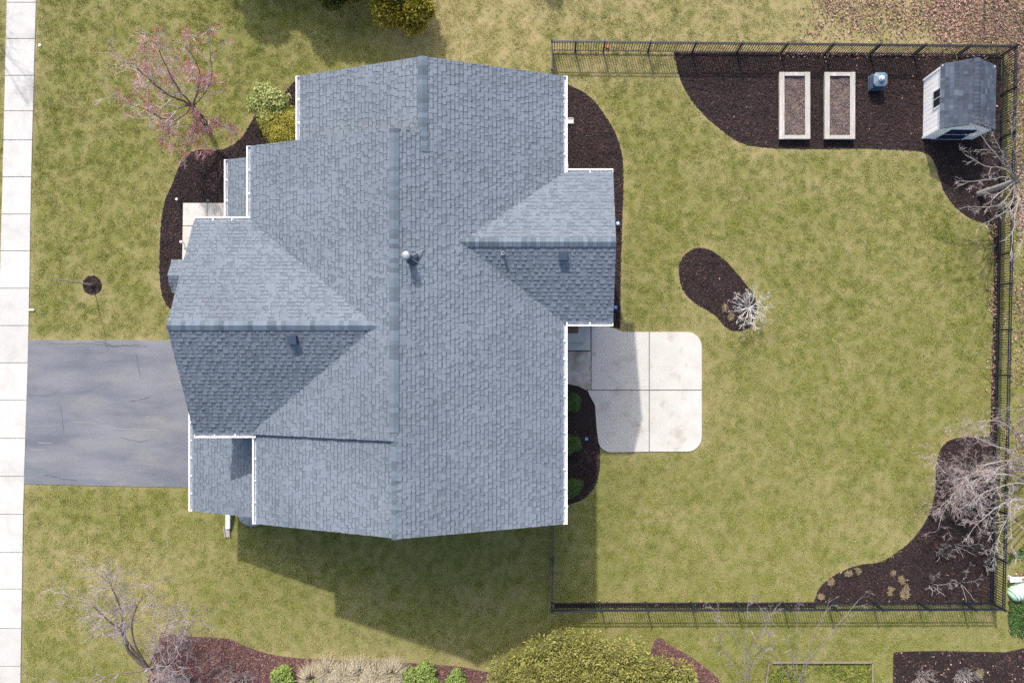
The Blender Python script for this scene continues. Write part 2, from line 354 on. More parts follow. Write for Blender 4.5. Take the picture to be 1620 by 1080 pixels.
for q in ([(290.5, 321.5), (328, 321.5), (328, 357), (290, 357)], [(329, 321.5), (366, 321.5), (366, 357), (329, 357)], [(367, 321.5), (429, 321.5), (429, 357), (367, 357)],
          [(290, 358), (366, 358), (366, 418), (289, 418)], [(289, 419), (366, 419), (366, 478), (288.5, 478)]):
    sheet('slab', WP(q), .05, M['concrete'], .05, fw)
pt = tag(empty('patio'), kind='structure')
sheet('slab_joint', WP(PATIO), .01, M['joint'], parent=pt)
g = .6
slabs = [
    ([(935+g, 511), (956, 514), (970, 519), (986, 525), (1027-g, 525), (1027-g, 617-g), (935+g, 617-g)], 'concrete'),
    ([(1027+g, 525)]+arc(1087, 548, 23, -90, 0)+[(1110, 617-g), (1027+g, 617-g)], 'concrete'),
    ([(930, 617+g), (1027-g, 617+g), (1027-g, 714)]+arc(967, 694, 21, 90, 170)+[(944, 680), (941, 640), (932, 624)], 'concrete'),
    ([(1027+g, 617+g), (1110, 617+g)]+arc(1087, 691, 23, 0, 90)+[(1027+g, 714)], 'concrete'),
    ([(870, 555+g), (935-g, 555+g), (935-g, 617-g), (926, 616.4), (914, 610.5), (898, 607), (870, 607)], 'stainconc')]
for q, m_ in slabs:
    s = sheet('slab', WP(q), .05, M[m_], .05, pt); k = s.modifiers.new('b', 'BEVEL'); k.width = .01; k.segments = 2
st = tag(empty('door_stoop'), 'grey concrete two-tier stoop tucked beneath the rear eave beside the patio', 'stoop')
M['stoop'] = mat('grey stoop concrete', (.42, .41, .395), (.36, .35, .335), 3, .9, .15, 80)
sheet('lower_step', [W(870, 490, .15), W(934, 490, .15), W(934, 554, .15), W(870, 554, .15)], .15, M['stoop'], .15, st)
sheet('upper_step', [W(870, 490, .30), W(924, 490, .30), W(924, 541, .30), W(870, 541, .30)], .32, M['stoop'], .17, st)
tag(sheet('doormat', [W(890, 500, .34), W(915, 500, .34), W(915, 527, .34), W(890, 527, .34)], .34, M['mat'], .02), 'brown rectangular doormat on the rear concrete stoop', 'doormat')

# ------------------------------------------------------------------ scatter (geometry nodes instances of small meshes)
def scatter(name, pts, scl, dry, variants, tilt, matn, flat=False):
    me = D.meshes.new(name); n = len(pts)
    me.vertices.add(n); me.vertices.foreach_set('co', np.asarray(pts, dtype=np.float32).ravel())
    rot = np.zeros((n, 3), np.float32); rot[:, 2] = rng.random(n)*6.283; rot[:, 0] = rng.normal(0, tilt, n); rot[:, 1] = rng.normal(0, tilt, n)
    a = me.attributes.new('rot', 'FLOAT_VECTOR', 'POINT'); a.data.foreach_set('vector', rot.ravel())
    a = me.attributes.new('scl', 'FLOAT', 'POINT'); a.data.foreach_set('value', np.asarray(scl, np.float32))
    a = me.attributes.new('dry', 'FLOAT', 'POINT'); a.data.foreach_set('value', np.asarray(dry, np.float32))
    vc = D.collections.new(name+'_pieces')
    for k, vm in enumerate(variants):
        vm.materials.append(matn); vo = D.objects.new(name+'_piece', vm); vc.objects.link(vo)
    o = obj(name, me)
    ng = D.node_groups.new(name+'_scatter', 'GeometryNodeTree')
    ng.interface.new_socket('Geometry', in_out='INPUT', socket_type='NodeSocketGeometry'); ng.interface.new_socket('Geometry', in_out='OUTPUT', socket_type='NodeSocketGeometry')
    N = ng.nodes; L = ng.links; gi = N.new('NodeGroupInput'); go = N.new('NodeGroupOutput')
    ip = N.new('GeometryNodeInstanceOnPoints'); ci = N.new('GeometryNodeCollectionInfo'); ci.inputs['Collection'].default_value = vc
    ci.inputs['Separate Children'].default_value = True; ci.inputs['Reset Children'].default_value = True
    def na(nm, ty):
        q = N.new('GeometryNodeInputNamedAttribute'); q.data_type = ty; q.inputs['Name'].default_value = nm; return q.outputs[0]
    L.new(gi.outputs[0], ip.inputs['Points']); L.new(ci.outputs[0], ip.inputs['Instance']); ip.inputs['Pick Instance'].default_value = True
    ri = N.new('FunctionNodeRandomValue'); ri.data_type = 'INT'; ri.inputs[4].default_value = 0; ri.inputs[5].default_value = len(variants)-1
    L.new(ri.outputs[2], ip.inputs['Instance Index']); L.new(na('rot', 'FLOAT_VECTOR'), ip.inputs['Rotation']); L.new(na('scl', 'FLOAT'), ip.inputs['Scale'])
    L.new(ip.outputs[0], go.inputs[0])
    md = o.modifiers.new('scatter', 'NODES'); md.node_group = ng
    return tag(o, kind='stuff')
def tuft(n, rad, h, seed, wd=.006):
    r = random.Random(seed); b = MB()
    for _ in range(n):
        a = r.random()*6.283; q = rad*math.sqrt(r.random()); x, y = q*math.cos(a), q*math.sin(a)
        t = r.random()*6.283; hh = h*r.uniform(.5, 1.1); le = hh*r.uniform(.4, 1.3); ww = wd*r.uniform(.7, 1.4)
        dx, dy = math.cos(t), math.sin(t)
        b.face([(x-dy*ww, y+dx*ww, 0), (x+dy*ww, y-dx*ww, 0), (x+dx*le*.5+dy*ww*.7, y+dy*le*.5-dx*ww*.7, hh*.75), (x+dx*le, y+dy*le, hh)])
    return b.mesh('tuft')
def chip(seed, l=.07, wd=.02):
    r = random.Random(seed); b = MB(); l *= r.uniform(.6, 1.3); wd *= r.uniform(.6, 1.4)
    b.box(-l/2, l/2, -wd/2, wd/2, 0, .010); return b.mesh('chip')
def leafp(seed, s=.05):
    r = random.Random(seed); b = MB(); k = r.uniform(.01, .03)
    b.face([(-s, 0, k), (-.2*s, -.6*s, .002), (s*.9, -.1*s, k*.5)]); b.face([(-s, 0, k), (s*.9, -.1*s, k*.5), (0, .6*s, .002)]); return b.mesh('leaf')
# lawn grass
x0, x1, y0, y1 = -26, 21.5, -16, 17
NG = 70000
gx = rng.uniform(x0, x1, NG); gy = rng.uniform(y0, y1, NG)
keep = np.ones(NG, bool)
for k, q in BEDW.items(): keep &= ~(inside(gx, gy, q) | (dist(gx, gy, q) < .05))
for q in hard+[swpoly]: keep &= ~(inside(gx, gy, q) | (dist(gx, gy, q) < .045))
gx = gx[keep]; gy = gy[keep]; dr_ = dryness(gx, gy)
inl = inside(gx, gy, leafzone)
k2 = ~inl | (rng.random(len(gx)) < .35); gx = gx[k2]; gy = gy[k2]; dr_ = dr_[k2]
dr_ = np.clip(dr_+rng.normal(0, .22, len(dr_)), 0, 1)
scatter('grass', np.stack([gx, gy, np.full(len(gx), -.012)], 1), rng.uniform(.7, 1.3, len(gx)), dr_, [tuft(34, .14, .05, s) for s in range(6)], .06, M['blade'])
# mulch chips
def fill(poly, dens):
    xs = [p[0] for p in poly]; ys = [p[1] for p in poly]; xa, xb = max(min(xs), -27), min(max(xs), 24); ya, yb = max(min(ys), -18), min(max(ys), 18)
    n = int((xb-xa)*(yb-ya)*dens); x = rng.uniform(xa, xb, n); y = rng.uniform(ya, yb, n); k = inside(x, y, poly)
    return x[k], y[k]
def chips(keys, dens, name, matn):
    X = []; Y = []
    for k in keys:
        x, y = fill(BEDW[k], dens)
        ok = np.ones(len(x), bool)
        for q in hard: ok &= ~inside(x, y, q)
        X.append(x[ok]); Y.append(y[ok])
    X = np.concatenate(X); Y = np.concatenate(Y)
    scatter(name, np.stack([X, Y, .016+.02*rng.random(len(X))], 1), rng.uniform(.5, 1.4, len(X)), np.zeros(len(X)), [chip(s) for s in range(6)], .35, matn)
chips(['southstrip', 'eaststrip', 'front', 'rear', 'patio', 'garden', 'corner', 'island', 'ring', 'neighbour'], 330, 'mulch_chips', M['mulch_chip'])
chips(['rededge', 'redright'], 420, 'red_mulch_chips', M['redchip'])
# fallen leaves
x, y = fill(leafzone, 900)
dens = np.clip(.10+.9*(fbm(x, y, .5, 77)-.4)*1.6, 0, 1)
top = P_(1400, 50); dens = np.clip(dens+.75*np.exp(-((x-top[0]-3)**2/30+(y-top[1])**2/6)), 0, 1)
dens *= np.clip(np.where(x < W(1480, 0).x, dist(x, y, leafzone)/3.4, dist(x, y, leafzone)/.8), .03, 1)
dens = np.where((x > W(1590, 500).x) & (y < W(1600, 380).y), dens*.4, dens)
k = (rng.random(len(x)) < dens) & ~inside(x, y, BEDW['garden']) & ~inside(x, y, BEDW['corner']); x = x[k]; y = y[k]
ex = [x]; ey = [y]
for key, dn in (('garden', .5), ('corner', .8), ('neighbour', 12), ('island', .6)):
    a, c = fill(BEDW[key], dn); ex.append(a); ey.append(c)
a = rng.uniform(P_(1230, 80)[0], P_(1583, 80)[0], 500); c = P_(1400, 83)[1]-np.abs(rng.normal(0, .12, 500)); ex.append(a); ey.append(c)
a = rng.uniform(P_(900, 80)[0], P_(1230, 80)[0], 60); c = P_(1100, 82)[1]-rng.normal(0, .12, 60); ex.append(a); ey.append(c)
a = P_(1576, 500)[0]-np.abs(rng.normal(0, .16, 500)); c = rng.uniform(P_(1576, 690)[1], P_(1576, 350)[1], 500); ex.append(a); ey.append(c)
a = rng.uniform(P_(880, 952)[0], P_(1560, 952)[0], 240); c = P_(1200, 954)[1]+rng.normal(0, .07, 240); ex.append(a); ey.append(c)
x = np.concatenate(ex); y = np.concatenate(ey)
scatter('fallen_leaves', np.stack([x, y, .03+.02*rng.random(len(x))], 1), rng.uniform(.5, 1.25, len(x)), np.zeros(len(x)), [leafp(s) for s in range(5)], .45, M['leaf'])

# ------------------------------------------------------------------ house
EV = 5.7; PM = .405; PG = .526
house = tag(empty('house', W(640, 500)), 'large grey shingled two-storey house with white gutters and crossing gables', 'house')
hm = house.location.copy()
def hpart(o):
    o.parent = house; o.matrix_parent_inverse = Matrix.Translation(-hm); return o
def child(o, par):
    o.parent = par; o.matrix_parent_inverse = par.matrix_parent_inverse.copy() if False else Matrix.Identity(4)
    return o
# all house meshes are written in world coordinates, then shifted to the house's base
def HB(b, name, m, parent=None, smooth=False, bevel=0):
    b.v = [(p[0]-hm.x, p[1]-hm.y, p[2]-hm.z) for p in b.v]
    return b.build(name, m, parent or house, smooth, bevel=bevel)
EXPO = .142
def shingle_plane(b, O, a, s, n, la, ls, clip=None, phase=0):
    """O eave corner, a along the eave, s up the slope, n normal"""
    rows = int(ls/EXPO)+1
    for i in range(rows):
        v0 = i*EXPO; v1 = min(v0+EXPO+.02, ls)
        if v0 >= ls-.02: break
        u = -random.random()*.2; raised = False
        rowt = random.uniform(-.06, .06)
        while u < la:
            raised = not raised
            wd = random.choice((.075, .10, .13, .17)) if raised else random.choice((.09, .13, .18, .26))
            ua, ub = max(u, 0), min(u+wd, la); u += wd
            if ub-ua < .02: continue
            mid = O+a*((ua+ub)/2)+s*((v0+v1)/2)
            if clip and not clip(mid): continue
            lo = .027 if raised else .012
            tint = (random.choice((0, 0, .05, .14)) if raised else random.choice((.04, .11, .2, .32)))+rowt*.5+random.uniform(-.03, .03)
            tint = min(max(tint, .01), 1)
            p0 = O+a*ua+s*v0; p1 = O+a*ub+s*v0; p2 = O+a*ub+s*v1; p3 = O+a*ua+s*v1
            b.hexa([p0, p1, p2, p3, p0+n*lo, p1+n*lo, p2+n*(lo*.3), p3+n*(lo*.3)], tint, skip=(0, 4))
            if raised and v0 > .05 and random.random() < .75:      # dark strip on the course below: shingle print, with the butt's shadow painted in
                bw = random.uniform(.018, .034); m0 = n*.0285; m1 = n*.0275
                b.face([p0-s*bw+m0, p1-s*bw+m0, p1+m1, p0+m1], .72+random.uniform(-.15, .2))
            elif not raised and v0 > .05 and random.random() < .55:  # thin shadow line painted below the flat tabs
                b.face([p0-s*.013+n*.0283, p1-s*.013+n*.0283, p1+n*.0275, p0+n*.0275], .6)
def roof_side(name, O, a, s, n, la, ls, clip=None, thick=.16, lo_ext=0):
    b = MB(); q = [O, O+a*la, O+a*la+s*ls, O+s*ls]
    b.hexa([p-n*thick for p in q]+q)
    if a.cross(s).dot(n) < 0: b.f = [tuple(reversed(f)) for f in b.f]
    r = HB(b, name, M['deck'])
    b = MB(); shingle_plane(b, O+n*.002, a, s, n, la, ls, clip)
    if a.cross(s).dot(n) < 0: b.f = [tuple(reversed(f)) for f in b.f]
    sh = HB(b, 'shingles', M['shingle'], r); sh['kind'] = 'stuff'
    return r
def slope(dirxy, p):
    d = Vector((dirxy[0], dirxy[1], 0)); s = (d+Vector((0, 0, p))).normalized(); n = Vector((-d.x*p, -d.y*p, 1)).normalized(); return s, n
def sl_len(run, p): return run*math.sqrt(1+p*p)
def ridge_caps(A, B, p, roof, wdt=.165, end_gap=None):
    """bent cap pieces along the ridge from A to B; p pitch each side"""
    A = Vector(A); B = Vector(B); d = (B-A); L_ = d.length; d.normalize(); side = Vector((-d.y, d.x, 0)).normalized()
    n = max(1, int(L_/.15)); st_ = L_/n
    b = MB(); dz = wdt*p/math.sqrt(1+p*p)*1.0; dw = wdt/math.sqrt(1+p*p)
    l = st_+.03; t = .018
    for k in (-1, 1):
        q = [Vector((0, 0, 0)), Vector((l, 0, 0)), Vector((l, 0, 0))+Vector((0, k*dw, -dz)), Vector((0, k*dw, -dz))]
        up = [Vector((0, 0, t+.012)), Vector((0, 0, t*.4)), Vector((0, 0, t*.4)), Vector((0, 0, t+.012))]
        pts = [p_ for p_ in q]+[p_+u_ for p_, u_ in zip(q, up)]
        n0 = len(b.f); b.hexa(pts)
        if k < 0: b.f[n0:] = [tuple(reversed(f)) for f in b.f[n0:]]
    me = b.mesh('ridge_cap', mat=M['cap']); ang = math.atan2(d.y, d.x)
    for i in range(n):
        c = obj('ridge_cap', me, None, roof); q = A+d*(i*st_)+Vector((0, 0, .034)); c.location = (q.x-hm.x, q.y-hm.y, q.z-hm.z); c.rotation_euler.z = ang
        c.rotation_euler.z += random.uniform(-.01, .01)
def gutter(A, B, out, z, name='gutter'):
    """U-shaped trough from A to B (xy), out = outward unit vector; top rim at z"""
    A = Vector((A[0], A[1], z)); B = Vector((B[0], B[1], z)); o = Vector((out[0], out[1], 0)); up = Vector((0, 0, 1)); wd = .125; h = .11; t = .022
    b = MB(); d = (B-A).normalized()
    def slabq(p, q, v1, v2):   # box spanned by A..B line with cross offsets
        pts = [A+p, B+p, B+p+v1, A+p+v1]; n0 = len(b.f)
        b.hexa(pts+[x+v2 for x in pts])
        if (B-A).cross(v1).dot(v2) < 0: b.f[n0:] = [tuple(reversed(f)) for f in b.f[n0:]]
    slabq(o*(wd-t)-up*h, 0, o*t, up*h)               # front wall with lip
    slabq(o*(wd-.012)-up*.012, 0, o*.03, up*.016)
    slabq(o*.002-up*h, 0, o*.012, up*(h-.01))              # back
    L_ = (B-A).length
    for e in (A, B):                             # end caps
        sgn = 1 if e is A else -1
        x = e; pts = [x-up*h, x-up*h+o*wd, x-up*h+o*wd+d*.012*sgn, x-up*h+d*.012*sgn]; n0 = len(b.f)
        b.hexa(pts+[q+up*(h+.003) for q in pts])
    k = max(1, int(L_/.62))
    for i in range(1, k):                                      # hangers
        x = A+(B-A)*(i/k)-up*.006; b.hexa([x-d*.014, x+d*.014, x+d*.014+o*wd, x-d*.014+o*wd, x-d*.014+up*.01, x+d*.014+up*.01, x+d*.014+o*wd+up*.01, x-d*.014+o*wd+up*.01])
    g = HB(b, name, M['white'])
    b = MB(); q = [A-up*(h-.0), B-up*h, B-up*h+o*wd, A-up*h+o*wd]; n0 = 0
    b.hexa([p_-up*.005 for p_ in q]+[p_+up*.012 for p_ in q]); HB(b, 'trough_floor', M['gutterin'], g)
    return g
def fascia(A, B, h=.2, t=.03, name='rake_board'):
    b = MB(); o3 = Vector((0, 0, h/2+.1)); b.bar(Vector(A)-o3, Vector(B)-o3, t, h); return HB(b, name, M['white'])

# key lines (eave height)
XR = W(891, 500, EV).x; XNL = W(474.5, 170, EV).x; XCL = W(396.5, 290, EV).x; XSL = W(404.5, 760, EV).x
YN = W(470, 120.5, EV).y; YS = W(400, 829, EV).y; YC1 = W(392, 231, EV).y; YC2 = W(402, 686.5, EV).y
def ridge_of(xl, xr, p=PM): return (xl+xr)/2, EV+p*(xr-xl)/2
XRN, ZRN = ridge_of(XNL, XR); XRC, ZRC = ridge_of(XCL, XR); XRS, ZRS = ridge_of(XSL, XR)
XRS, ZRS = XRS-.03, ZRS-.03
sL, nL = slope((1, 0), PM); sR, nR = slope((-1, 0), PM); AY = Vector((0, 1, 0)); AX = Vector((1, 0, 0))
# the garage gable: ridge along x
GYT = W(350, 349.5, EV).y; GYB = W(350, 685.5, EV).y; GX0 = W(304, 347, EV).x; GYM = (GYT+GYB)/2; GZR = EV+PG*(GYT-GYB)/2
GX0 = (W(303.5, 347, EV).x+W(310.5, 688, EV).x)/2+0.0
GX1 = XCL+(GZR-EV)/PM+.15
RYT = W(930, 273.5, EV).y; RYB = W(930, 509, EV).y; RX0 = (W(969, 271, EV).x+W(971, 510, EV).x)/2; RYM = (RYT+RYB)/2; RZR = EV+PG*(RYT-RYB)/2; RX1 = XR-(RZR-EV)/PM-.15
def zmainL(x): return EV+PM*(x-XCL)
def zmainR(x): return EV+PM*(XR-x)
def clipC(p):   # central left plane: drop what lies under the garage roof or left of its eave there
    if GYB < p.y < GYT:
        zg = EV+PG*((GYT-p.y) if p.y > GYM else (p.y-GYB))
        if zg > p.z+.05: return False
    return True
def clipR(p):
    if p.y > YC1 and p.x < XRN: return False
    if p.y < YC2 and p.x < XRS: return False
    if RYB < p.y < RYT:
        zg = EV+PG*((RYT-p.y) if p.y > RYM else (p.y-RYB))
        if zg > p.z+.05: return False
    return True
def clipG(p): return p.z > zmainL(p.x)-.04 or p.x < XCL
def clipRear(p): return p.z > zmainR(p.x)-.04 or p.x > XR
def clipN(p): return True
roofN = roof_side('north_roof_slope', Vector((XNL, YC1-.3, EV)), AY, sL, nL, YN-YC1+.3, sl_len(XRN-XNL, PM), clipN)
roofC = roof_side('central_roof_slope', Vector((XCL, YC2, EV)), AY, sL, nL, YC1-YC2, sl_len(XRC-XCL, PM), clipC)
roofS = roof_side('south_roof_slope', Vector((XSL, YS, EV-.07)), AY, sL, nL, YC2-YS+.3, sl_len(XRS-XSL, PM), None)
# east side in three lengths sharing one plane
def east(ya, yb, xr):
    b = MB(); O = Vector((XR, ya, EV)); la, ls = yb-ya, sl_len(XR-xr, PM); q = [O, O+AY*la, O+AY*la+sR*ls, O+sR*ls]
    b.hexa([p-nR*.16 for p in q]+q); b.f = [tuple(reversed(f)) for f in b.f]
    return HB(b, 'east_roof_slope', M['deck'])
roofE = east(YC2, YC1, XRC); east(YS, YC2-.002, XRS); east(YC1+.002, YN, XRN)
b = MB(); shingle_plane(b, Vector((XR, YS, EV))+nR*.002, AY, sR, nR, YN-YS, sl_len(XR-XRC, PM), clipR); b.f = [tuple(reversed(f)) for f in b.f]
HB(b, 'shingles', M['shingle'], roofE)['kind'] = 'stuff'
sT, nT = slope((0, -1), PG); sB, nB = slope((0, 1), PG)
roofG = roof_side('garage_roof_slope', Vector((GX0, GYT, EV)), AX, sT, nT, GX1-GX0, sl_len(GYT-GYM, PG), clipG)
roof_side('garage_roof_slope', Vector((GX0, GYB, EV)), AX, sB, nB, GX1-GX0, sl_len(GYM-GYB, PG), clipG)
roofR = roof_side('rear_roof_slope', Vector((RX1, RYT, EV)), AX, sT, nT, RX0-RX1, sl_len(RYT-RYM, PG), clipRear)
roof_side('rear_roof_slope', Vector((RX1, RYB, EV)), AX, sB, nB, RX0-RX1, sl_len(RYM-RYB, PG), clipRear)
ridge_caps((XRN, YN, ZRN), (XRN, YC1-.62, ZRN), PM, roofN)
ridge_caps((XRC, YC1, ZRC), (XRC, YC2+.3, ZRC), PM, roofC)
ridge_caps((XRS, YC2-.02, ZRS), (XRS, YS, ZRS), PM, roofS)
ridge_caps((GX0, GYM, GZR), (GX1-.1, GYM, GZR), PG, roofG, .17)
ridge_caps((RX0, RYM, RZR), (RX1+.1, RYM, RZR), PG, roofR, .17)
# low garage roof (south-west) and porch roof
LZ = 2.95; LX0 = W(304.5, 740, LZ).x; LYB = W(303, 808, LZ).y; LYT = W(300, 640, LZ).y; LX1 = XSL+.35
PL = .42; sl_, nl_ = slope((1, 0), PL)
roofL = roof_side('low_garage_roof_slope', Vector((LX0, LYB, LZ)), AY, sl_, nl_, LYT-LYB, sl_len(LX1-LX0, PL))
PZ = 3.0; PX0 = W(360.5, 300, PZ).x; PYT = W(357, 252.5, PZ).y; PX1 = XCL+.3; PYB = GYT-.3
roof_side('porch_roof_slope', Vector((PX0, PYB, PZ)), AY, sl_, nl_, PYT-PYB, sl_len(PX1-PX0, PL))
# bay roof peeking out past the garage gable
bz = 2.9; q = W(272, 437, bz); b = MB()
bx0, bx1 = q.x, q.x+1.5; hw = .62; rz_ = bz+.34
pk = [(bx0, q.y, rz_), (bx1, q.y, rz_)]
b.face([(bx0+.05, q.y+hw, bz), (bx0, q.y, rz_), (bx1, q.y, rz_), (bx1, q.y+hw, bz)]); b.face([(bx0, q.y, rz_), (bx0+.05, q.y-hw, bz), (bx1, q.y-hw, bz), (bx1, q.y, rz_)])
b.face([(bx0+.05, q.y+hw, bz-.12), (bx1, q.y+hw, bz-.12), (bx1, q.y-hw, bz-.12), (bx0+.05, q.y-hw, bz-.12)]); b.face([(bx0+.05, q.y-hw, bz-.12), (bx0+.05, q.y-hw, bz), (bx0, q.y, rz_), (bx0+.05, q.y+hw, bz), (bx0+.05, q.y+hw, bz-.12)])
bay = HB(b, 'bay_roof', M['deck'])
for sg in (1, -1):
    b = MB(); s_, n_ = slope((0, -sg), .55)
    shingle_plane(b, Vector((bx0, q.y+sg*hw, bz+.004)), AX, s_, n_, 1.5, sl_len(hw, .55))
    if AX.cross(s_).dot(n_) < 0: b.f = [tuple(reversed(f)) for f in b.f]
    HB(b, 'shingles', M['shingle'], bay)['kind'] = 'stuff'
# gutters
GZ = EV-.0
gutter((XR, YN), (XR, RYT+.0), (1, 0), GZ); gutter((XR, YS), (XR, RYB-.0), (1, 0), GZ)
gutter((XNL, YC1+.03), (XNL, YN), (-1, 0), GZ); gutter((XCL, GYT+.13), (XCL, YC1), (-1, 0), GZ); gutter((XSL, YS), (XSL, GYB-.13), (-1, 0), GZ-.07)
gutter((GX0, GYT), (XCL, GYT), (0, 1), GZ); gutter((GX0, GYB), (XSL, GYB), (0, -1), GZ)
gutter((XR+.13, RYT), (RX0, RYT), (0, 1), GZ); gutter((XR+.13, RYB), (RX0, RYB), (0, -1), GZ)
gutter((LX0, LYB), (LX0, LYT), (-1, 0), LZ); gutter((PX0, PYB), (PX0, PYT), (-1, 0), PZ)
# rake boards
for A, B in (((XNL, YN-.035, EV-.03), (XRN, YN-.035, ZRN-.03)), ((XR, YN-.035, EV-.03), (XRN, YN-.035, ZRN-.03)), ((XSL, YS+.035, EV-.1), (XRS, YS+.035, ZRS-.05)), ((XR, YS+.035, EV-.03), (XRS, YS+.035, ZRS-.05)),
             ((GX0+.035, GYT, EV-.03), (GX0+.035, GYM, GZR-.03)), ((GX0+.035, GYB, EV-.03), (GX0+.035, GYM, GZR-.03)), ((RX0-.035, RYT, EV-.03), (RX0-.035, RYM, RZR-.03)), ((RX0-.035, RYB, EV-.03), (RX0-.035, RYM, RZR-.03)),
             ((XCL, YC1-.035, EV-.03), (XRC, YC1-.035, ZRC-.03)), ((LX0, LYB+.035, LZ-.03), (LX1, LYB+.035, LZ+PL*(LX1-LX0)-.03)), ((PX0, PYT-.035, PZ-.03), (PX1, PYT-.035, PZ+PL*(PX1-PX0)-.03))):
    fascia(A, B)
# walls with gable tops
def wall_gable_y(x0, x1, y0, y1, zr, name='wall', m='siding', zb=0, ze=EV):
    b = MB(); xm = (x0+x1)/2
    for y in (y0, y1):
        b.face([(x0, y, zb), (x1, y, zb), (x1, y, ze), (xm, y, zr), (x0, y, ze)])
    b.face([(x0, y0, zb), (x0, y1, zb), (x0, y1, ze), (x0, y0, ze)]); b.face([(x1, y0, zb), (x1, y1, zb), (x1, y1, ze), (x1, y0, ze)])
    return HB(b, name, M[m])
def wall_gable_x(x0, x1, y0, y1, zr, name='wall', m='siding', zb=0, ze=EV):
    b = MB(); ym = (y0+y1)/2
    for x in (x0, x1):
        b.face([(x, y0, zb), (x, y1, zb), (x, y1, ze), (x, ym, zr), (x, y0, ze)])
    b.face([(x0, y0, zb), (x1, y0, zb), (x1, y0, ze), (x0, y0, ze)]); b.face([(x0, y1, zb), (x1, y1, zb), (x1, y1, ze), (x0, y1, ze)])
    return HB(b, name, M[m])
o_ = .35
wall_gable_y(XNL+o_, XR-o_, YC1-.5, YN-o_, ZRN-.28); wall_gable_y(XCL+o_, XR-o_-.004, YC2+.2, YC1-.2, ZRC-.28)
wall_gable_y(XSL+o_, XR-o_-.002, YS+o_, YC2+.25, ZRS-.30); gw = wall_gable_x(GX0+.3, XCL+1, GYB+.3, GYT-.3, GZR-.28)
wall_gable_x(XR-1, RX0-.3, RYB+.3, RYT-.3, RZR-.28)
b = MB(); b.box(LX0+.35, XSL+.5, LYB+.3, GYB+.31, 0, LZ-.1); HB(b, 'garage_wall', M['siding'])
gx_ = GX0+.3
for (ya, yb) in ((W(350, 700).y, W(350, 610).y), (W(350, 600).y, W(350, 545).y)):
    gd = MB(); gd.box(gx_-.05 if ya > GYB else LX0+.29, gx_-.01 if ya > GYB else LX0+.34, ya, yb, 0, 2.2); gdo = HB(gd, 'garage_door', M['white'])
for yy in (GYM, GYM+2):
    b = MB(); b.box(gx_-.05, gx_-.003, yy-.5, yy+.5, 3.6, 5.0); wf = HB(b, 'window', M['white']); b = MB(); b.box(gx_-.06, gx_-.052, yy-.42, yy+.42, 3.68, 4.92); HB(b, 'pane', M['glass'], wf)
for xx in (XRS-2.5, XRS+2.2):
    b = MB(); b.box(xx-.5, xx+.5, YS+o_-.05, YS+o_-.003, 3.6, 5.0); wf = HB(b, 'window', M['white']); b = MB(); b.box(xx-.42, xx+.42, YS+o_-.06, YS+o_-.052, 3.68, 4.92); HB(b, 'pane', M['glass'], wf)
# flue, vents
def zR(x): return EV+PM*(XR-x)
q = W(649, 408, 7.75); fz = zR(q.x); b = MB(); b.lathe((q.x, q.y, fz-.2), [(.11, 0), (.11, 1.0)], 18); fl = HB(b, 'flue_pipe', M['darkmetal'], smooth=True)
b = MB(); b.lathe((q.x, q.y, fz+.78), [(.112, -.06), (.13, -.04), (.132, .04), (.12, .06), (.06, .075), (.015, .08)], 20); HB(b, 'flue_cap', M['steel'], fl, smooth=True)
b = MB(); b.lathe((q.x, q.y, fz), [(.26, -.05), (.24, .0), (.15, .09), (.13, .10)], 18); HB(b, 'flashing', M['darkmetal'], fl, smooth=True)
b = MB(); b.bar((q.x, q.y, fz+.4), (q.x+.42, q.y+.3, zR(q.x+.42)+.03), .025, .02); b.bar((q.x, q.y, fz+.4), (q.x+.42, q.y-.25, zR(q.x+.42)+.03), .025, .02); HB(b, 'brace', M['steel'], fl)
def zRear(y): return RZR-PG*abs(y-RYM)
def zGar(y): return GZR-PG*abs(y-GYM)
q = W(797, 403, 6.7); z_ = zRear(q.y); b = MB(); b.lathe((q.x, q.y, z_-.1), [(.05, 0), (.055, .4), (.035, .4), (.03, .2)], 12); HB(b, 'vent_pipe', M['steel'], smooth=True)
for (u, v, zf) in ((891, 405, zRear), (472, 538, zGar)):
    q = W(u, v, 6.9); z_ = zf(q.y); p_ = PG; b = MB()
    x0_, x1_, ya, yb = q.x-.15, q.x+.15, q.y-.15, q.y+.15; za, zb_ = zf(ya), zf(yb)
    b.hexa([(x0_, ya, za-.05), (x1_, ya, za-.05), (x1_, yb, zb_-.05), (x0_, yb, zb_-.05), (x0_, ya, za+.24), (x1_, ya, za+.24), (x1_, yb, zb_+.17), (x0_, yb, zb_+.17)])
    vt = HB(b, 'roof_vent', M['darkmetal'], bevel=.012)
    b = MB(); e = .09; b.hexa([(x0_-e, ya-e, zf(ya-e)+.005), (x1_+e, ya-e, zf(ya-e)+.005), (x1_+e, yb+e, zf(yb+e)+.005), (x0_-e, yb+e, zf(yb+e)+.005), (x0_-e, ya-e, zf(ya-e)+.026), (x1_+e, ya-e, zf(ya-e)+.026), (x1_+e, yb+e, zf(yb+e)+.026), (x0_-e, yb+e, zf(yb+e)+.026)])
    HB(b, 'vent_flange', M['shingle'], vt)
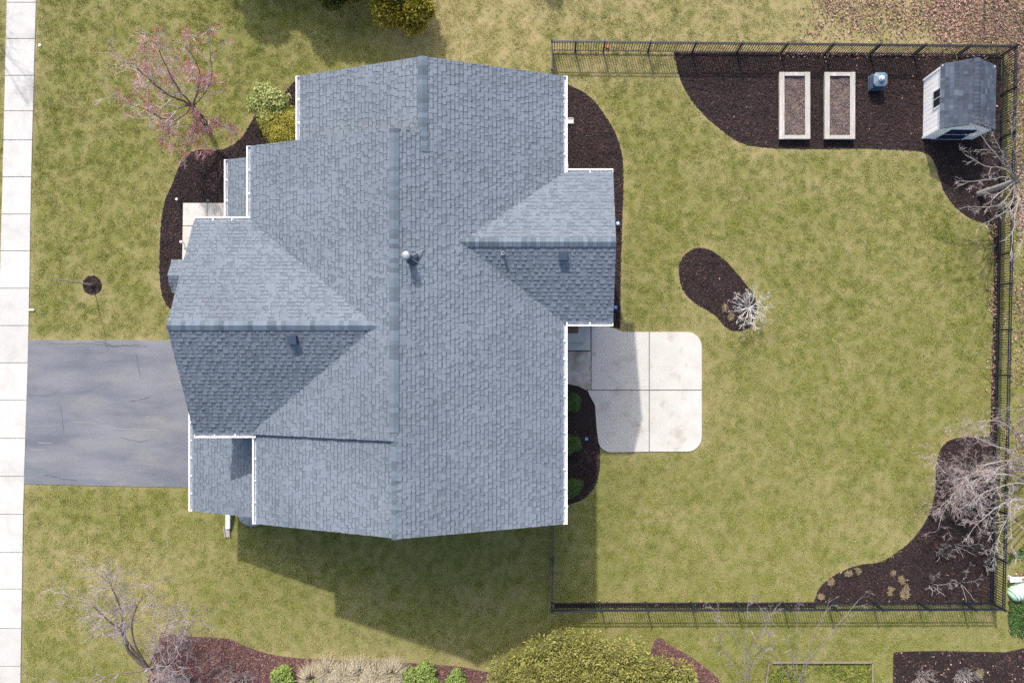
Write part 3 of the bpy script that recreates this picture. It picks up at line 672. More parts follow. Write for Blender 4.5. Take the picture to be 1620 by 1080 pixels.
# window well covers, downspouts
M['wellcover'] = mat('grey bubble cover', (.30, .30, .30), (.26, .26, .27), 4, .4)
def well(u, v, r, ang, label):
    q = W(u, v, .25); e = empty('window_well', (q.x, q.y, 0), ang); tag(e, label, 'window well')
    b = MB(); n = 14; outer = []; 
    for k in range(n+1):
        th = math.pi*k/n; outer.append((r*math.cos(th), r*.85*math.sin(th)))
    for k in range(n):
        (xa, ya), (xb, yb) = outer[k], outer[k+1]
        b.face([(xa, ya, 0), (xb, yb, 0), (xb, yb, .2), (xa, ya, .2)]); b.face([(xa, ya, .2), (xb, yb, .2), (xb*.5, yb*.5, .42), (xa*.5, ya*.5, .42)]); b.face([(xa*.5, ya*.5, .42), (xb*.5, yb*.5, .42), (0, 0, .5)])
    b.build('well_cover', M['wellcover'], e); b = MB()
    for k in (3, 6, 9, 12):
        xa, ya = outer[k]; b.bar((xa, ya, .215), (xa*.5, ya*.5, .435), .02, .012)
    b.build('cover_rib', M['steel'], e)
well(399, 812, .62, R(180), 'grey curved window well cover between low garage roof and side lawn')
well(888, 263, .36, R(-90), 'half-round clear window well cover beside the rear mulch bed')
a = W(361, 806, .35); c = W(361, 835, .12); b = MB(); b.bar(a, c, .17, .12)
tag(b.build('downspout', M['white'], bevel=.01), 'white downspout extension reaching onto grass past the garage corner', 'downspout')
a = W(359, 832, .03); c = W(360.5, 849, .03); b = MB(); b.bar(a, c, .2, .06); d_ = Vector((.1, 0, 0)); b.bar(a+d_+Vector((0, 0, .03)), c+d_+Vector((0, 0, .03)), .03, .1); b.bar(a-d_+Vector((0, 0, .03)), c-d_+Vector((0, 0, .03)), .03, .1)
tag(b.build('splash_block', mat('grey splash plastic', (.25, .22, .19), (.32, .29, .25), 10, .8)), 'grey brown splash block below the white downspout end', 'splash block')
q = W(896, 801, 5.4); b = MB(); b.lathe((q.x, q.y, q.z-.12), [(.03, 0), (.07, .03), (.07, .09), (.02, .12)], 12); b.bar((q.x-.3, q.y, q.z), (q.x, q.y, q.z), .05, .05)
HB(b, 'eave_light', M['white'], smooth=True)
a = W(899, 192, .06); b = MB(); b.bar(a+Vector((-.2, 0, 0)), a+Vector((.22, .02, -.02)), .22, .07); b.bar(a+Vector((-.2, .1, .03)), a+Vector((.2, .12, .01)), .03, .08)
tag(b.build('splash_block', M['concrete']), 'pale splash block on dark mulch below the long rear gutter', 'splash block')

# ------------------------------------------------------------------ fences
FH = 1.14
def fence(name, pts_top, posts, label, gate=None, maxp=300):
    """pts_top: photo points of the top rail ends; posts: fractions along"""
    A = W(*pts_top[0], FH); B = W(*pts_top[1], FH); A.z = B.z = 0; d = B-A; L_ = d.length; d.normalize(); ang = math.atan2(d.y, d.x)
    e = empty(name, A, ang); tag(e, label, 'fence')
    pb = MB(); pb.box(-.036, .036, -.036, .036, 0, FH+.04); pm = pb.mesh('post', mat=M['blackiron']); pc = MB(); pc.box(-.042, .042, -.042, .042, FH+.04, FH+.055); pcm = pc.mesh('post_cap', mat=M['blackiron'])
    xs = [f*L_ for f in posts]
    for x in xs:
        o = obj('post', pm, None, e, (x, 0, 0)); obj('post_cap', pcm, None, o)
    for a, c in zip(xs[:-1], xs[1:]):
        for z in (.14, FH-.17, FH-.02):
            b = MB(); b.box(a+.031, c-.031, -.02, .02, z-.016, z+.016); b.build('rail', M['blackiron'], e)
    pk = MB(); pk.box(-.0125, .0125, -.0125, .0125, .05, FH-.035); pkm = pk.mesh('picket', mat=M['blackiron'])
    cnt = 0; extra = []
    for a, c in zip(xs[:-1], xs[1:]):
        n = max(1, round((c-a)/.104))
        for i in range(1, n):
            x = a+(c-a)*i/n; cnt += 1; obj('picket', pkm, None, e, (x, 0, 0))
    return e
fr = lambda a, b_, xs: [(x-a)/(b_-a) for x in xs]
fence('fence', [(873, 64.5), (1610, 72)], fr(873, 1610, [873, 911, 957, 1030, 1102, 1175, 1247, 1320, 1393, 1465, 1537, 1610]), 'black metal picket fence running behind the raised garden beds and shed')
fence('fence', [(1610, 72), (1590, 965)], [0]+fr(72, 965, [137, 208, 280, 326, 399, 448, 521, 594, 667, 740, 813, 889])+[1], 'black metal picket fence along the leafy edge behind the tree trunk')
fence('fence', [(1590, 965), (873, 966.5)], fr(1590, 873, [1590, 1544, 1471, 1397.5, 1324, 1250, 1174, 1100, 1026, 951, 873]), 'black metal picket fence between back lawn and the big yellow-green shrub')
fence('fence', [(873, 966.5), (876, 815)], [0, .48, 1], 'short black fence from house corner down to the lawn fence')
fence('fence', [(873, 64.5), (873, 150)], [0, .52, 1], 'short black fence from house roof corner up toward the straw grass')

# ------------------------------------------------------------------ shed
shL = W(1461, 128); shx0 = W(1460, 170).x; shx1 = shx0+1.97; shy0 = W(1459, 219).y; shy1 = shy0+2.42
shed = tag(empty('garden_shed', (shx0, shy0, 0), R(-1.0)), 'white garden shed with dark shingle roof standing in the fenced mulch corner', 'shed')
SW, SLn, SE, SR = shx1-shx0, shy1-shy0, 1.72, 2.42
M['shedside'] = M['shedwall']
b = MB(); b.box(.01, SW-.01, .01, SLn-.01, 0, SE-.02); b.face([(.01, .01, SE-.02), (SW-.01, .01, SE-.02), (SW/2, .01, SR-.06)]); b.face([(.01, SLn-.01, SE-.02), (SW-.01, SLn-.01, SE-.02), (SW/2, SLn-.01, SR-.06)])
wl = b.build('wall', M['darkmetal'], shed)
pl = MB(); pl.box(-.02, .008, .005, .195, .03, SE-.03); plm = pl.mesh('board', mat=M['shedwall'])
nb = 12
for i in range(nb):
    for x, r_ in ((0, 0), (SW, 0)):
        o = obj('board', plm, None, wl, (x if x == 0 else SW+.012, .02+i*(SLn-.04)/nb, 0)); o.scale = (1, (SLn-.04)/nb/.2*.99, 1)
for i in range(9):
    xx = i*SW/9
    topz = SE+(SR-SE)*(1-abs((xx+SW/18)-SW/2)/(SW/2))-.22
    for yy in (-.0, SLn):
        b = MB(); b.box(xx+.003, xx+SW/9-.003, (yy-.02 if yy <= 0 else yy-.008), (yy+.008 if yy <= 0 else yy+.02), .03, topz); b.build('board', M['shedwall'], wl)
for x in (-.03, SW+.03):
    for y in (-.02, SLn-.06):
        b = MB(); b.box(x-.02, x+.02, y-.01, y+.08, 0, SE-.02); b.build('corner_trim', M['white'], shed)
# door on the front: frame, two navy panels with a pale rail between
b = MB(); b.box(.32, 1.62, -.045, -.021, .05, 1.62); dd = b.build('door', M['shedwall'], shed)
for z0, z1 in ((.14, .78), (.86, 1.52)):
    b = MB(); b.box(.44, 1.50, -.058, -.046, z0, z1); b.build('door_panel', M['navy'], dd)
b = MB(); b.box(.34, .42, -.06, -.046, .1, 1.58); b.box(1.52, 1.6, -.06, -.046, .1, 1.58); b.build('door_stile', M['white'], dd)
b = MB(); b.box(1.36, 1.44, -.075, -.06, .80, .84); b.build('latch', M['darkmetal'], dd)
# window in the side wall: surround, two panes
wy0 = SLn*.36; wy1 = wy0+.78
b = MB(); b.box(-.05, -.021, wy0, wy1, .92, 1.58); wn = b.build('window', M['white'], shed)
for a, c in ((wy0+.07, (wy0+wy1)/2-.02), ((wy0+wy1)/2+.02, wy1-.07)):
    b = MB(); b.box(-.056, -.051, a, c, .99, 1.52); b.build('pane', M['glass'], wn)
# roof slopes with separate shingles
for sg in (1, -1):
    ov = .10; run = SW/2+ov; p = (SR-SE)/(SW/2); s_, n_ = slope((sg, 0), p)
    ox = -ov if sg > 0 else SW+ov
    O = Vector((ox, -.06, SE-ov*p)); la = SLn+.12; ls = sl_len(run, p)
    b = MB(); q = [O, O+AY*la, O+AY*la+s_*ls, O+s_*ls]; b.hexa([x_-n_*.05 for x_ in q]+q)
    rf = b.build('roof', M['darkmetal'], shed)
    rows = 8; ex_ = ls/rows
    lens = [.12, .17, .23, .29]; meshes = []
    rotm = Matrix((AY, s_, n_)).transposed()
    for l in lens:
        b = MB(); b.hexa([(0, 0, 0), (l-.004, 0, 0), (l-.004, ex_+.015, 0), (0, ex_+.015, 0), (0, 0, .02), (l-.004, 0, .02), (l-.004, ex_+.015, .007), (0, ex_+.015, .007)])
        b.v = [tuple(rotm @ Vector(v)) for v in b.v]; meshes.append(b.mesh('shingle', mat=M['shedshingle']))
    for i in range(rows):
        u = 0
        while u < la-.1:
            k = random.randrange(4)
            if u+lens[k] > la: k = 0
            o = obj('shingle', meshes[k], None, rf); o.location = O+AY*u+s_*(i*ex_)+n_*(.004+random.uniform(0, .004)); u += lens[k]
b = MB(); b.hexa([(-.12, 0, -.06), (.12, 0, -.06), (.12, .17, -.06), (-.12, .17, -.06), (-.12, 0, -.02), (.12, 0, -.02), (.12, .17, -.03), (-.12, .17, -.03)])
b = MB(); pz = .13*(SR-SE)/(SW/2)
for k in (-1, 1):
    n0 = len(b.f); b.hexa([(0, 0, 0), (k*.13, 0, -pz), (k*.13, .165, -pz), (0, .165, 0), (0, 0, .03), (k*.13, 0, -pz+.03), (k*.13, .165, -pz+.014), (0, .165, .014)])
    if k < 0: b.f[n0:] = [tuple(reversed(f)) for f in b.f[n0:]]
scm = b.mesh('ridge_cap', mat=M['shedshingle'])
for i in range(16): obj('ridge_cap', scm, None, rf, (SW/2, -.06+i*.158, SR+.022))

# ------------------------------------------------------------------ raised beds, composter, small things
def raised(px, label):
    (u0, v0), (u1, v1) = px; h = .34; p0 = W(u0, v1, h); p1 = W(u1, v0, h); e = tag(empty('raised_bed', (p0.x, p0.y, 0), R(random.uniform(-.6, .2))), label, 'raised bed')
    wx, wy = p1.x-p0.x, p1.y-p0.y; t = .215
    for (x0, x1, y0, y1, mm) in ((0, t, .0, wy, 'timber2'), (wx-t, wx, 0, wy, 'timber2'), (t+.004, wx-t-.004, wy-t*.75, wy-.005, 'timber'), (t+.004, wx-t-.004, .005, t*.75, 'timber')):
        b = MB(); b.box(x0, x1, y0, y1, h-.05, h+random.uniform(-.004, .004)); b.build('cap_board', M[mm], e, bevel=.008)
    for (x0, x1, y0, y1) in ((.05, .09, .05, wy-.05), (wx-.09, wx-.05, .05, wy-.05), (.09, wx-.09, wy-.09, wy-.05), (.09, wx-.09, .05, .09)):
        b = MB(); b.box(x0, x1, y0, y1, 0, h-.052); b.build('side_board', M['timber'], e)
    b = MB(); b.box(.09, wx-.09, .09, wy-.09, .05, h-.13); b.build('soil', M['soil'], e)
    st = MB(); r = random.Random(px[0][0])
    for _ in range(3000):
        x, y = r.uniform(t*.9, wx-t*.9), r.uniform(t*.8, wy-t*.8)
        if math.sin(x*9+px[0][0])*math.sin(y*7+1)+r.uniform(-.6, .6) < -.15: continue
        a = r.random()*6.28; l = r.uniform(.03, .16); w_ = r.uniform(.002, .006); z = h-.13+r.uniform(0, .06)
        dx, dy = math.cos(a), math.sin(a)
        x2, y2 = min(max(x+dx*l, t*.8), wx-t*.8), min(max(y+dy*l, t*.7), wy-t*.7)
        st.face([(x-dy*w_, y+dx*w_, z), (x+dy*w_, y-dx*w_, z), (x2+dy*w_, y2-dx*w_, z+r.uniform(-.01, .04)), (x2-dy*w_, y2+dx*w_, z+.01)], r.random())
    s = st.build('dead_stems', M['strawm2'], e); s['kind'] = 'stuff'
M['strawm2'] = mat('old garden stems', (.31, .26, .24), (.24, .195, .18), 4, .9, c3=(.09, .065, .065), tint='tint')
raised(((1233, 114), (1282, 220)), 'weathered timber raised bed closer to the curved lawn edge, first of two')
raised(((1304.5, 114), (1353, 220)), 'weathered timber raised bed beside the square blue-grey bin')
q = W(1372, 145); bx_, by_ = q.x, q.y; e = tag(empty('compost_bin', (bx_, by_, 0)), 'square blue-grey bin with round capped lid standing between raised bed and shed', 'bin')
b = MB(); Sb = .56; b.hexa([(0, 0, 0), (Sb, 0, 0), (Sb, Sb, 0), (0, Sb, 0), (.03, .03, .62), (Sb-.03, .03, .62), (Sb-.03, Sb-.03, .62), (.03, Sb-.03, .62)]); b.build('body', M['pot'], e, bevel=.05)
for k in range(3):
    b = MB(); b.box(-.012+k*.006, Sb+.012-k*.006, -.012+k*.006, Sb+.012-k*.006, .1+k*.16, .14+k*.16); b.build('band', M['pot'], e)
b = MB(); c_ = .1; pr = [(c_, 0), (Sb-c_, 0), (Sb, c_), (Sb, Sb-c_), (Sb-c_, Sb), (c_, Sb), (0, Sb-c_), (0, c_)]
n = len(pr)
for k in range(n):
    x1_, y1_ = pr[k]; x2_, y2_ = pr[(k+1) % n]; m_ = Sb/2
    b.face([(x1_, y1_, .62), (x2_, y2_, .62), (x2_, y2_, .67), (x1_, y1_, .67)]); b.face([(x1_, y1_, .67), (x2_, y2_, .67), (m_+(x2_-m_)*.3, m_+(y2_-m_)*.3, .76), (m_+(x1_-m_)*.3, m_+(y1_-m_)*.3, .76)])
b.build('lid', mat('mid blue grey plastic', (.085, .12, .17), (.10, .14, .19), 5, .5), e)
b = MB(); b.lathe((Sb/2, Sb/2, .74), [(.13, 0), (.13, .05), (.11, .07), (.09, .07), (.09, .11), (.07, .12), (.01, .12)], 20); kn = b.build('lid_cap', M['potlight'], e, smooth=False)
b = MB(); b.box(Sb/2-.07, Sb/2+.07, Sb/2-.014, Sb/2+.014, .86, .885); b.box(Sb/2-.014, Sb/2+.014, Sb/2-.07, Sb/2+.07, .861, .888); b.build('cross_grip', M['white'], kn)
def solar(u, v, h, label, m='blue', s=.07):
    q = W(u, v, h); e = tag(empty('garden_light', (q.x, q.y, 0), R(random.uniform(-15, 15))), label, 'garden light')
    b = MB(); b.box(-.012, .012, -.012, .012, 0, h-.04); b.build('stake', M['blackiron'], e); b = MB(); b.box(-s, s, -s, s, h-.04, h); b.build('housing', M['darkmetal'], e)
    b = MB(); b.box(-s*.8, s*.8, -s*.8, s*.8, h+.001, h+.006); b.build('solar_cell', M[m], e)
M['paleblue'] = mat('pale blue cell', (.30, .50, .85), None, 5, .3)
solar(977.5, 353, .3, 'pale blue square garden light beside the rear gable edge', 'paleblue'); solar(974, 486, .3, 'deep blue square garden light between gable roof and lawn near the patio'); solar(928, 694, .3, 'blue square garden light in mulch between round boxwoods')
def pathlight(u, v, label, m, r=.07, h=.35):
    q = W(u, v, h); e = tag(empty('path_light', (q.x, q.y, 0)), label, 'path light'); b = MB(); b.lathe((0, 0, 0), [(.012, 0), (.012, h-.06)], 8); b.build('stake', M['blackiron'], e)
    b = MB(); b.lathe((0, 0, h-.06), [(r*.7, 0), (r, .02), (r*.6, .05), (r*.1, .07)], 14); b.build('cap', m, e, smooth=True)
pathlight(278.5, 315, 'small white path light in front mulch above the entry walk', M['white'], .06)
pathlight(285.5, 382.5, 'small white path light in mulch beside the garage gable edge', M['white'], .06)
pathlight(328.5, 318, 'dark round path light touching the pale entry slabs', M['darkmetal'], .09, .5)
q = W(961, 75, .1); b = MB(); b.lathe((q.x, q.y, 0), [(.02, .0), (.06, .02), (.08, .07), (.065, .12), (.02, .14)], 12)
tag(b.build('toy_ball', M['red'], smooth=True), 'small red ball on grass behind the black fence gate', 'ball')
q = W(62.5, 71.5, .03); b = MB(); b.lathe((q.x, q.y, 0), [(.05, 0), (.055, .03), (.02, .04)], 10); tag(b.build('valve_cap', M['white']), 'small white round cap in grass beside the sidewalk', 'valve cap')
a, c = W(46, 490, .05), W(54, 490, .05); b = MB(); b.bar(a, c, .06, .03); tag(b.build('curb_marker', M['white']), 'small white strip across the sidewalk edge near driveway', 'marker')
# mint tub and white board past the fence corner
q = W(1611, 941, .3); e = tag(empty('plastic_tub', (q.x, q.y, 0), R(38)), 'pale mint green ribbed plastic tub lying outside the fence corner', 'tub')
b = MB()
L_ = 1.2; rr = .33
prof = []
for i in range(25):
    x = -.25+L_*i/24; s_ = 1.0 if i % 2 else .93; s_ *= (.55+.45*min(1, i/3))
    prof.append((x, s_*rr))
ns = 14
for i in range(len(prof)-1):
    for k in range(ns):
        a0, a1 = math.pi*k/(ns-1)*1.0-.0, math.pi*(k+1)/(ns-1)
        if k == ns-1: continue
        f = lambda p, a_: (p[0], p[1]*math.cos(a_), .02+p[1]*1.2*math.sin(a_))
        b.face([f(prof[i], a0), f(prof[i+1], a0), f(prof[i+1], a1), f(prof[i], a1)])
b.face([(prof[0][0], prof[0][1]*math.cos(math.pi*k/(ns-1)), .02+prof[0][1]*1.2*math.sin(math.pi*k/(ns-1))) for k in range(ns)])
b.build('ribbed_shell', M['mint'], e); b = MB()
for k in range(ns-1):
    a0, a1 = math.pi*k/(ns-1), math.pi*(k+1)/(ns-1); r1, r2 = rr*.98, rr*1.08
    b.hexa([(.0, r1*math.cos(a0), .02+r1*1.2*math.sin(a0)), (.07, r1*math.cos(a0), .02+r1*1.2*math.sin(a0)), (.07, r1*math.cos(a1), .02+r1*1.2*math.sin(a1)), (.0, r1*math.cos(a1), .02+r1*1.2*math.sin(a1)),
            (.0, r2*math.cos(a0), .02+r2*1.2*math.sin(a0)), (.07, r2*math.cos(a0), .02+r2*1.2*math.sin(a0)), (.07, r2*math.cos(a1), .02+r2*1.2*math.sin(a1)), (.0, r2*math.cos(a1), .02+r2*1.2*math.sin(a1))])
b.build('rim_band', M['mint'], e)
q = W(1598, 917, .35); e = tag(empty('board_bench', (q.x, q.y, 0), R(3)), 'narrow white plastic bench with red patch beside the mint tub', 'bench')
b = MB(); b.box(0, 1.6, -.1, .1, .30, .36); b.build('seat', M['white'], e, bevel=.02)
for x in (.1, 1.2):
    b = MB(); b.box(x, x+.06, -.09, .09, 0, .3); b.build('leg', M['white'], e)
b = MB(); b.box(.48, .62, -.06, .06, .361, .375); b.build('red_patch', M['red'], e)

# ------------------------------------------------------------------ trees
def rnd_perp(d, r):
    v = Vector((r.uniform(-1, 1), r.uniform(-1, 1), r.uniform(-1, 1))); v = v-d*v.dot(d)
    return v.normalized() if v.length > 1e-3 else Vector((1, 0, 0))
class Tree:
    def __init__(s, seed, up=.12, wig=.18, rmin=.005, ang=(.45, .95), ratio=.62, budget=4000):
        s.r = random.Random(seed); s.trunk = MB(); s.tw = MB(); s.tips = []; s.up = up; s.wig = wig; s.rmin = rmin; s.ang = ang; s.ratio = ratio; s.n = 0; s.budget = budget
    def limb(s, pts, r0, r1, levels=3, kids=8, length=1.0, start=.3, n=7):
        pts = [Vector(p) for p in pts]
        # smooth the guide points
        q = []
        for i in range(len(pts)-1):
            p0, p1, p2, p3 = pts[max(i-1, 0)], pts[i], pts[i+1], pts[min(i+2, len(pts)-1)]
            for k in range(4):
                t = k/4; q.append(.5*((2*p1)+(p2-p0)*t+(2*p0-5*p1+4*p2-p3)*t*t+(3*p1-p0-3*p2+p3)*t**3))
        q.append(pts[-1]); m = len(q)
        for i in range(1, m-1): q[i] = q[i]+Vector([s.r.gauss(0, .012) for _ in range(3)])
        rad = [r0+(r1-r0)*i/(m-1) for i in range(m)]
        s.trunk.tube(q, rad, n, cap=True)
        for k in range(kids):
            f = start+(1-start)*(k+s.r.random())/kids; i = min(int(f*(m-1)), m-2); p = q[i].lerp(q[i+1], f*(m-1)-i); d = (q[i+1]-q[i]).normalized()
            s.twig(p, d, length*s.r.uniform(.6, 1.15)*(1.15-.45*f), rad[i]*.6, levels)
        s.twig(q[-1], (q[-1]-q[-2]).normalized(), length, r1, levels, straight=True)
    def twig(s, p, d, length, rad, lv, straight=False):
        if s.n > s.budget or length < .06: return
        s.n += 1; r = s.r
        a = 0 if straight else r.uniform(*s.ang); d = (d*math.cos(a)+rnd_perp(d, r)*math.sin(a)+Vector((0, 0, s.up))).normalized()
        k = 3 if lv <= 1 else 4; q = [p.copy()]; rads = [max(rad, s.rmin)]; rad_end = max(rad*.35, s.rmin*.6); cur = p.copy(); dd = d.copy()
        for i in range(k):
            dd = (dd+Vector([r.gauss(0, s.wig) for _ in range(3)])+Vector((0, 0, s.up*.3))).normalized(); cur = cur+dd*(length/k)
            if cur.z < .08: cur.z = .08
            q.append(cur.copy()); rads.append(rads[0]+(rad_end-rads[0])*(i+1)/k)
        s.tw.tube(q, rads, 3 if rad < .02 else 5)
        if lv > 0:
            nk = r.randint(2, 4) if lv > 1 else r.randint(2, 4)
            for j in range(nk):
                f = r.uniform(.25, 1); i = min(int(f*k), k-1); pp = q[i].lerp(q[i+1], f*k-i)
                s.twig(pp, (q[i+1]-q[i]).normalized(), length*s.ratio*r.uniform(.7, 1.2), rads[i]*.6, lv-1)
        else: s.tips.append(q[-1]); s.tips.append(q[-2])
    def finish(s, name, base, label, cat, bark, twigm, group=None, bud=None, budn=0, trunkname='trunk'):
        e = empty(name, base); tag(e, label, cat, group)
        for mb in (s.trunk, s.tw): mb.v = [(p[0]-base[0], p[1]-base[1], p[2]-base[2]) for p in mb.v]
        if s.trunk.v: s.trunk.build(trunkname, bark, e, smooth=True)
        if s.tw.v: s.tw.build('crown', twigm, e)
        if bud:
            b = MB()
            for t in s.r.sample(s.tips, min(budn, len(s.tips))):
                for _ in range(3):
                    c = t-Vector(base)+Vector([s.r.gauss(0, .05) for _ in range(3)]); q = s.r.uniform(.012, .028)
                    a1 = Vector([s.r.uniform(-1, 1) for _ in range(3)]).normalized()*q; a2 = Vector([s.r.uniform(-1, 1) for _ in range(3)]).normalized()*q
                    b.face([c-a1, c-a2, c+a1, c+a2])
            o = b.build('red_buds', bud, e); o['kind'] = 'stuff'
        return e
GR = 'bare deciduous trees around the house'
# 1 red-budded maple in the front yard
T = Tree(3, up=.08, wig=.13, rmin=.0055, ang=(.3, .85), ratio=.66, budget=11000); B0 = W(322, 193)
fk = W(305, 168, 1.6)
T.limb([B0, W(315, 182, .8), fk], .13, .10, 0, 0, .3, n=8)
for tg, r0, kk, ln in (([W(285, 158, 2.2), W(262, 148, 3.2), W(232, 122, 4.6), W(215, 108, 5.4)], .065, 11, 1.25), ([W(282, 140, 2.8), W(262, 105, 4.2), W(250, 75, 5.3)], .05, 9, 1.1),
                    ([W(314, 138, 2.8), W(315, 112, 4.0), W(300, 80, 5.0)], .055, 9, 1.0), ([W(285, 170, 2.0), W(262, 188, 2.2), W(235, 175, 3.2), W(205, 165, 4.2)], .045, 10, 1.1),
                    ([W(312, 182, 1.8), W(308, 205, 2.1), W(299, 240, 2.3)], .045, 8, .6), ([W(315, 180, 1.8), W(318, 205, 2.0), W(325, 232, 2.1)], .045, 8, .6), ([W(325, 184, 1.9), W(345, 197, 2.0), W(362, 205, 2.2)], .045, 8, .55),
                    ([W(288, 184, 1.9), W(272, 195, 2.2), W(268, 222, 2.4)], .04, 8, .7), ([W(322, 150, 2.6), W(335, 120, 4), W(330, 70, 5)], .03, 6, .9)):
    T.limb([fk]+tg, r0*.8, .012, 3, int(kk*1.5), ln*.78, .2)
T.finish('maple_tree', tuple(B0), 'bare tree with red buds on the front lawn above the mulch bed', 'tree', M['barkdark'], M['barkpink'], GR, M['bud'], 2600)
# 2 crabapple lower left
T = Tree(8, up=.08, wig=.22, rmin=.0055, ang=(.4, 1.1), ratio=.66, budget=16000); B0 = W(262, 1052)
fk = W(235, 1057, 1.3)
T.limb([B0, W(252, 1055, .6), fk], .15, .12, 0, 0, .3, n=8)
for tg, r0, kk, ln, st_ in (([W(222, 1047, 1.6), W(204, 1030, 2.0), W(193, 1001, 2.5), W(172, 982, 3.0), W(146, 957, 3.6)], .10, 16, .95, .5), ([W(193, 1001, 2.5), W(194, 975, 3.0), W(184, 945, 3.6), W(172, 920, 4.1)], .05, 14, .95, .4),
                        ([W(226, 1042, 1.9), W(213, 1018, 2.4), W(208, 985, 3.0), W(222, 950, 3.5), W(238, 938, 3.8)], .05, 12, .85, .45), ([W(215, 1062, 1.6), W(185, 1065, 2.0), W(150, 1075, 2.4), W(120, 1092, 2.8)], .04, 8, .8, .4),
                        ([W(250, 1050, 1.9), W(270, 1020, 2.4), W(290, 1000, 3.0), W(305, 985, 3.4)], .05, 14, .85, .2), ([W(245, 1070, 1.9), W(262, 1075, 2.6), W(290, 1062, 3.0)], .05, 12, .8, .2), ([W(240, 1045, 1.9), W(255, 1010, 2.6), W(270, 975, 3.2)], .04, 9, .8, .4)):
    T.limb([fk]+tg, r0, .015, 3, int(kk*1.15), ln*1.12, st_)
T.finish('crabapple_tree', tuple(B0), 'bare spreading tree with forked brown limbs at the red mulch edge', 'tree', M['barkdark'], M['barkmauve'], GR)
# 3 bare shrub beside it and edge tree
def shrub(seed, u, v, h, rad, label, twigm, name='bare_shrub', stems=9, lv=2, ln=.5, kk=4, rm=.0045, bud=1500, up=.15, group=None, r0=.02, lean=(0, 0), wig=.16, budmat=None):
    T = Tree(seed, up=up, wig=wig, rmin=rm, budget=bud); B0 = W(u, v); r = random.Random(seed)
    for k in range(stems):
        a = 6.283*(k+r.random()*.6)/stems; q = rad*r.uniform(.55, 1)
        end = B0+Vector((math.cos(a)*q+lean[0], math.sin(a)*q+lean[1], h*r.uniform(.65, 1))); mid = B0.lerp(end, .45)+Vector((0, 0, h*.12)); st_ = B0+Vector((math.cos(a)*.05, math.sin(a)*.05, 0))
        T.limb([st_, mid, end], r0, max(rm, r0*.35), lv, kk, ln, .3, n=5)
    return T.finish(name, tuple(B0), label, 'shrub' if 'shrub' in name else 'tree', twigm, twigm, group, trunkname='stem')
shrub(21, 300, 1068, 1.7, 1.0, 'dense bare grey shrub rooted in red mulch under the spreading tree', M['barkpale'], stems=10, ln=.6, bud=1300)
shrub(22, 385, 1072, 1.0, .9, 'low pale bare shrub in red mulch left of the green perennials', M['barkpale'], stems=9, ln=.5, bud=900)
shrub(23, -15, 1120, 3.2, 2.6, 'bare tree reaching over the lower end of the sidewalk', M['barkpink'], name='bare_tree', stems=8, lv=3, ln=1.2, bud=1400, r0=.04, group=GR)
shrub(24, 130, 1120, 2.4, 1.7, 'thin bare tree at the lawn edge beside the spreading tree', M['barkpink'], name='bare_tree', stems=7, lv=2, ln=.9, bud=500, r0=.03, group=GR)
# 4 grey-trunk tree past the shed
T = Tree(31, up=.16, wig=.10, rmin=.006, ang=(.3, .75), ratio=.55, budget=2600); B0 = W(1547, 307)
fk = W(1606, 287, 2.3)
T.limb([B0, W(1568, 300, .8), W(1590, 292, 1.7), fk], .12, .10, 0, 0, .3, n=9)
for k, tg in enumerate(([W(1590, 262, 2.9), W(1560, 225, 3.4), W(1545, 205, 3.7)], [W(1590, 268, 2.6), W(1560, 262, 2.9), W(1527, 245, 3.1)], [W(1590, 280, 2.6), W(1560, 285, 2.8), W(1525, 287, 3.0)], [W(1598, 305, 2.5), W(1580, 325, 2.7), W(1545, 328, 2.8)],
                      [W(1602, 315, 2.6), W(1590, 335, 2.8), W(1560, 352, 3.0)], [W(1612, 310, 2.8), W(1605, 345, 3.2), W(1600, 392, 3.5)], [W(1608, 255, 3.2), W(1600, 215, 4), W(1600, 180, 4.5)], [W(1625, 255, 3.4), W(1630, 215, 4.2), W(1640, 180, 5)],
                      [W(1625, 300, 3.2), W(1630, 330, 3.8), W(1640, 370, 4.2)], [W(1630, 280, 3.4), W(1660, 270, 4.4), W(1690, 260, 5.2)], [W(1600, 292, 2.6), W(1575, 308, 2.7), W(1552, 300, 2.9)], [W(1618, 270, 3.2), W(1640, 240, 4.4)], [W(1596, 262, 2.9), W(1582, 235, 3.4), W(1570, 210, 3.8)], [W(1612, 320, 2.9), W(1622, 350, 3.3), W(1618, 380, 3.6)])):
    T.limb([fk]+tg, .03, .009, 2, 8, .6, .25)
T.finish('grey_bark_tree', tuple(B0), 'pale bare tree whose thick grey trunk leans out of mulch below the shed', 'tree', M['barkgrey'], M['barkpale'], GR)
# 5 tangle at the right: two trees outside the fence, one brown shrub inside
T = Tree(41, up=.05, wig=.24, rmin=.0055, ang=(.4, 1.1), ratio=.64, budget=6000); B0 = W(1640, 742)
for tg in ([W(1610, 728, 2.0), W(1560, 735, 2.4), W(1530, 760, 2.5), W(1500, 790, 2.4)], [W(1600, 715, 2.4), W(1560, 700, 2.8), W(1520, 680, 3.0)], [W(1590, 735, 2.2), W(1550, 765, 2.4), W(1500, 750, 2.5), W(1485, 735, 2.5)],
           [W(1615, 700, 2.6), W(1590, 670, 3.2), W(1560, 665, 3.3)], [W(1640, 700, 2.8), W(1630, 660, 3.6)], [W(1550, 745, 2.4), W(1515, 770, 2.4), W(1490, 815, 2.3)]):
    T.limb([B0]+tg, .05, .012, 3, 12, .75, .3)
T.finish('bare_tree', tuple(B0), 'brownish bare tree tangling over the fence where the corner mulch bed begins', 'tree', M['barkwarm'], M['barkwarm'], GR)
T = Tree(42, up=.03, wig=.16, rmin=.005, ang=(.3, .9), ratio=.6, budget=3500); B0 = W(1660, 790)
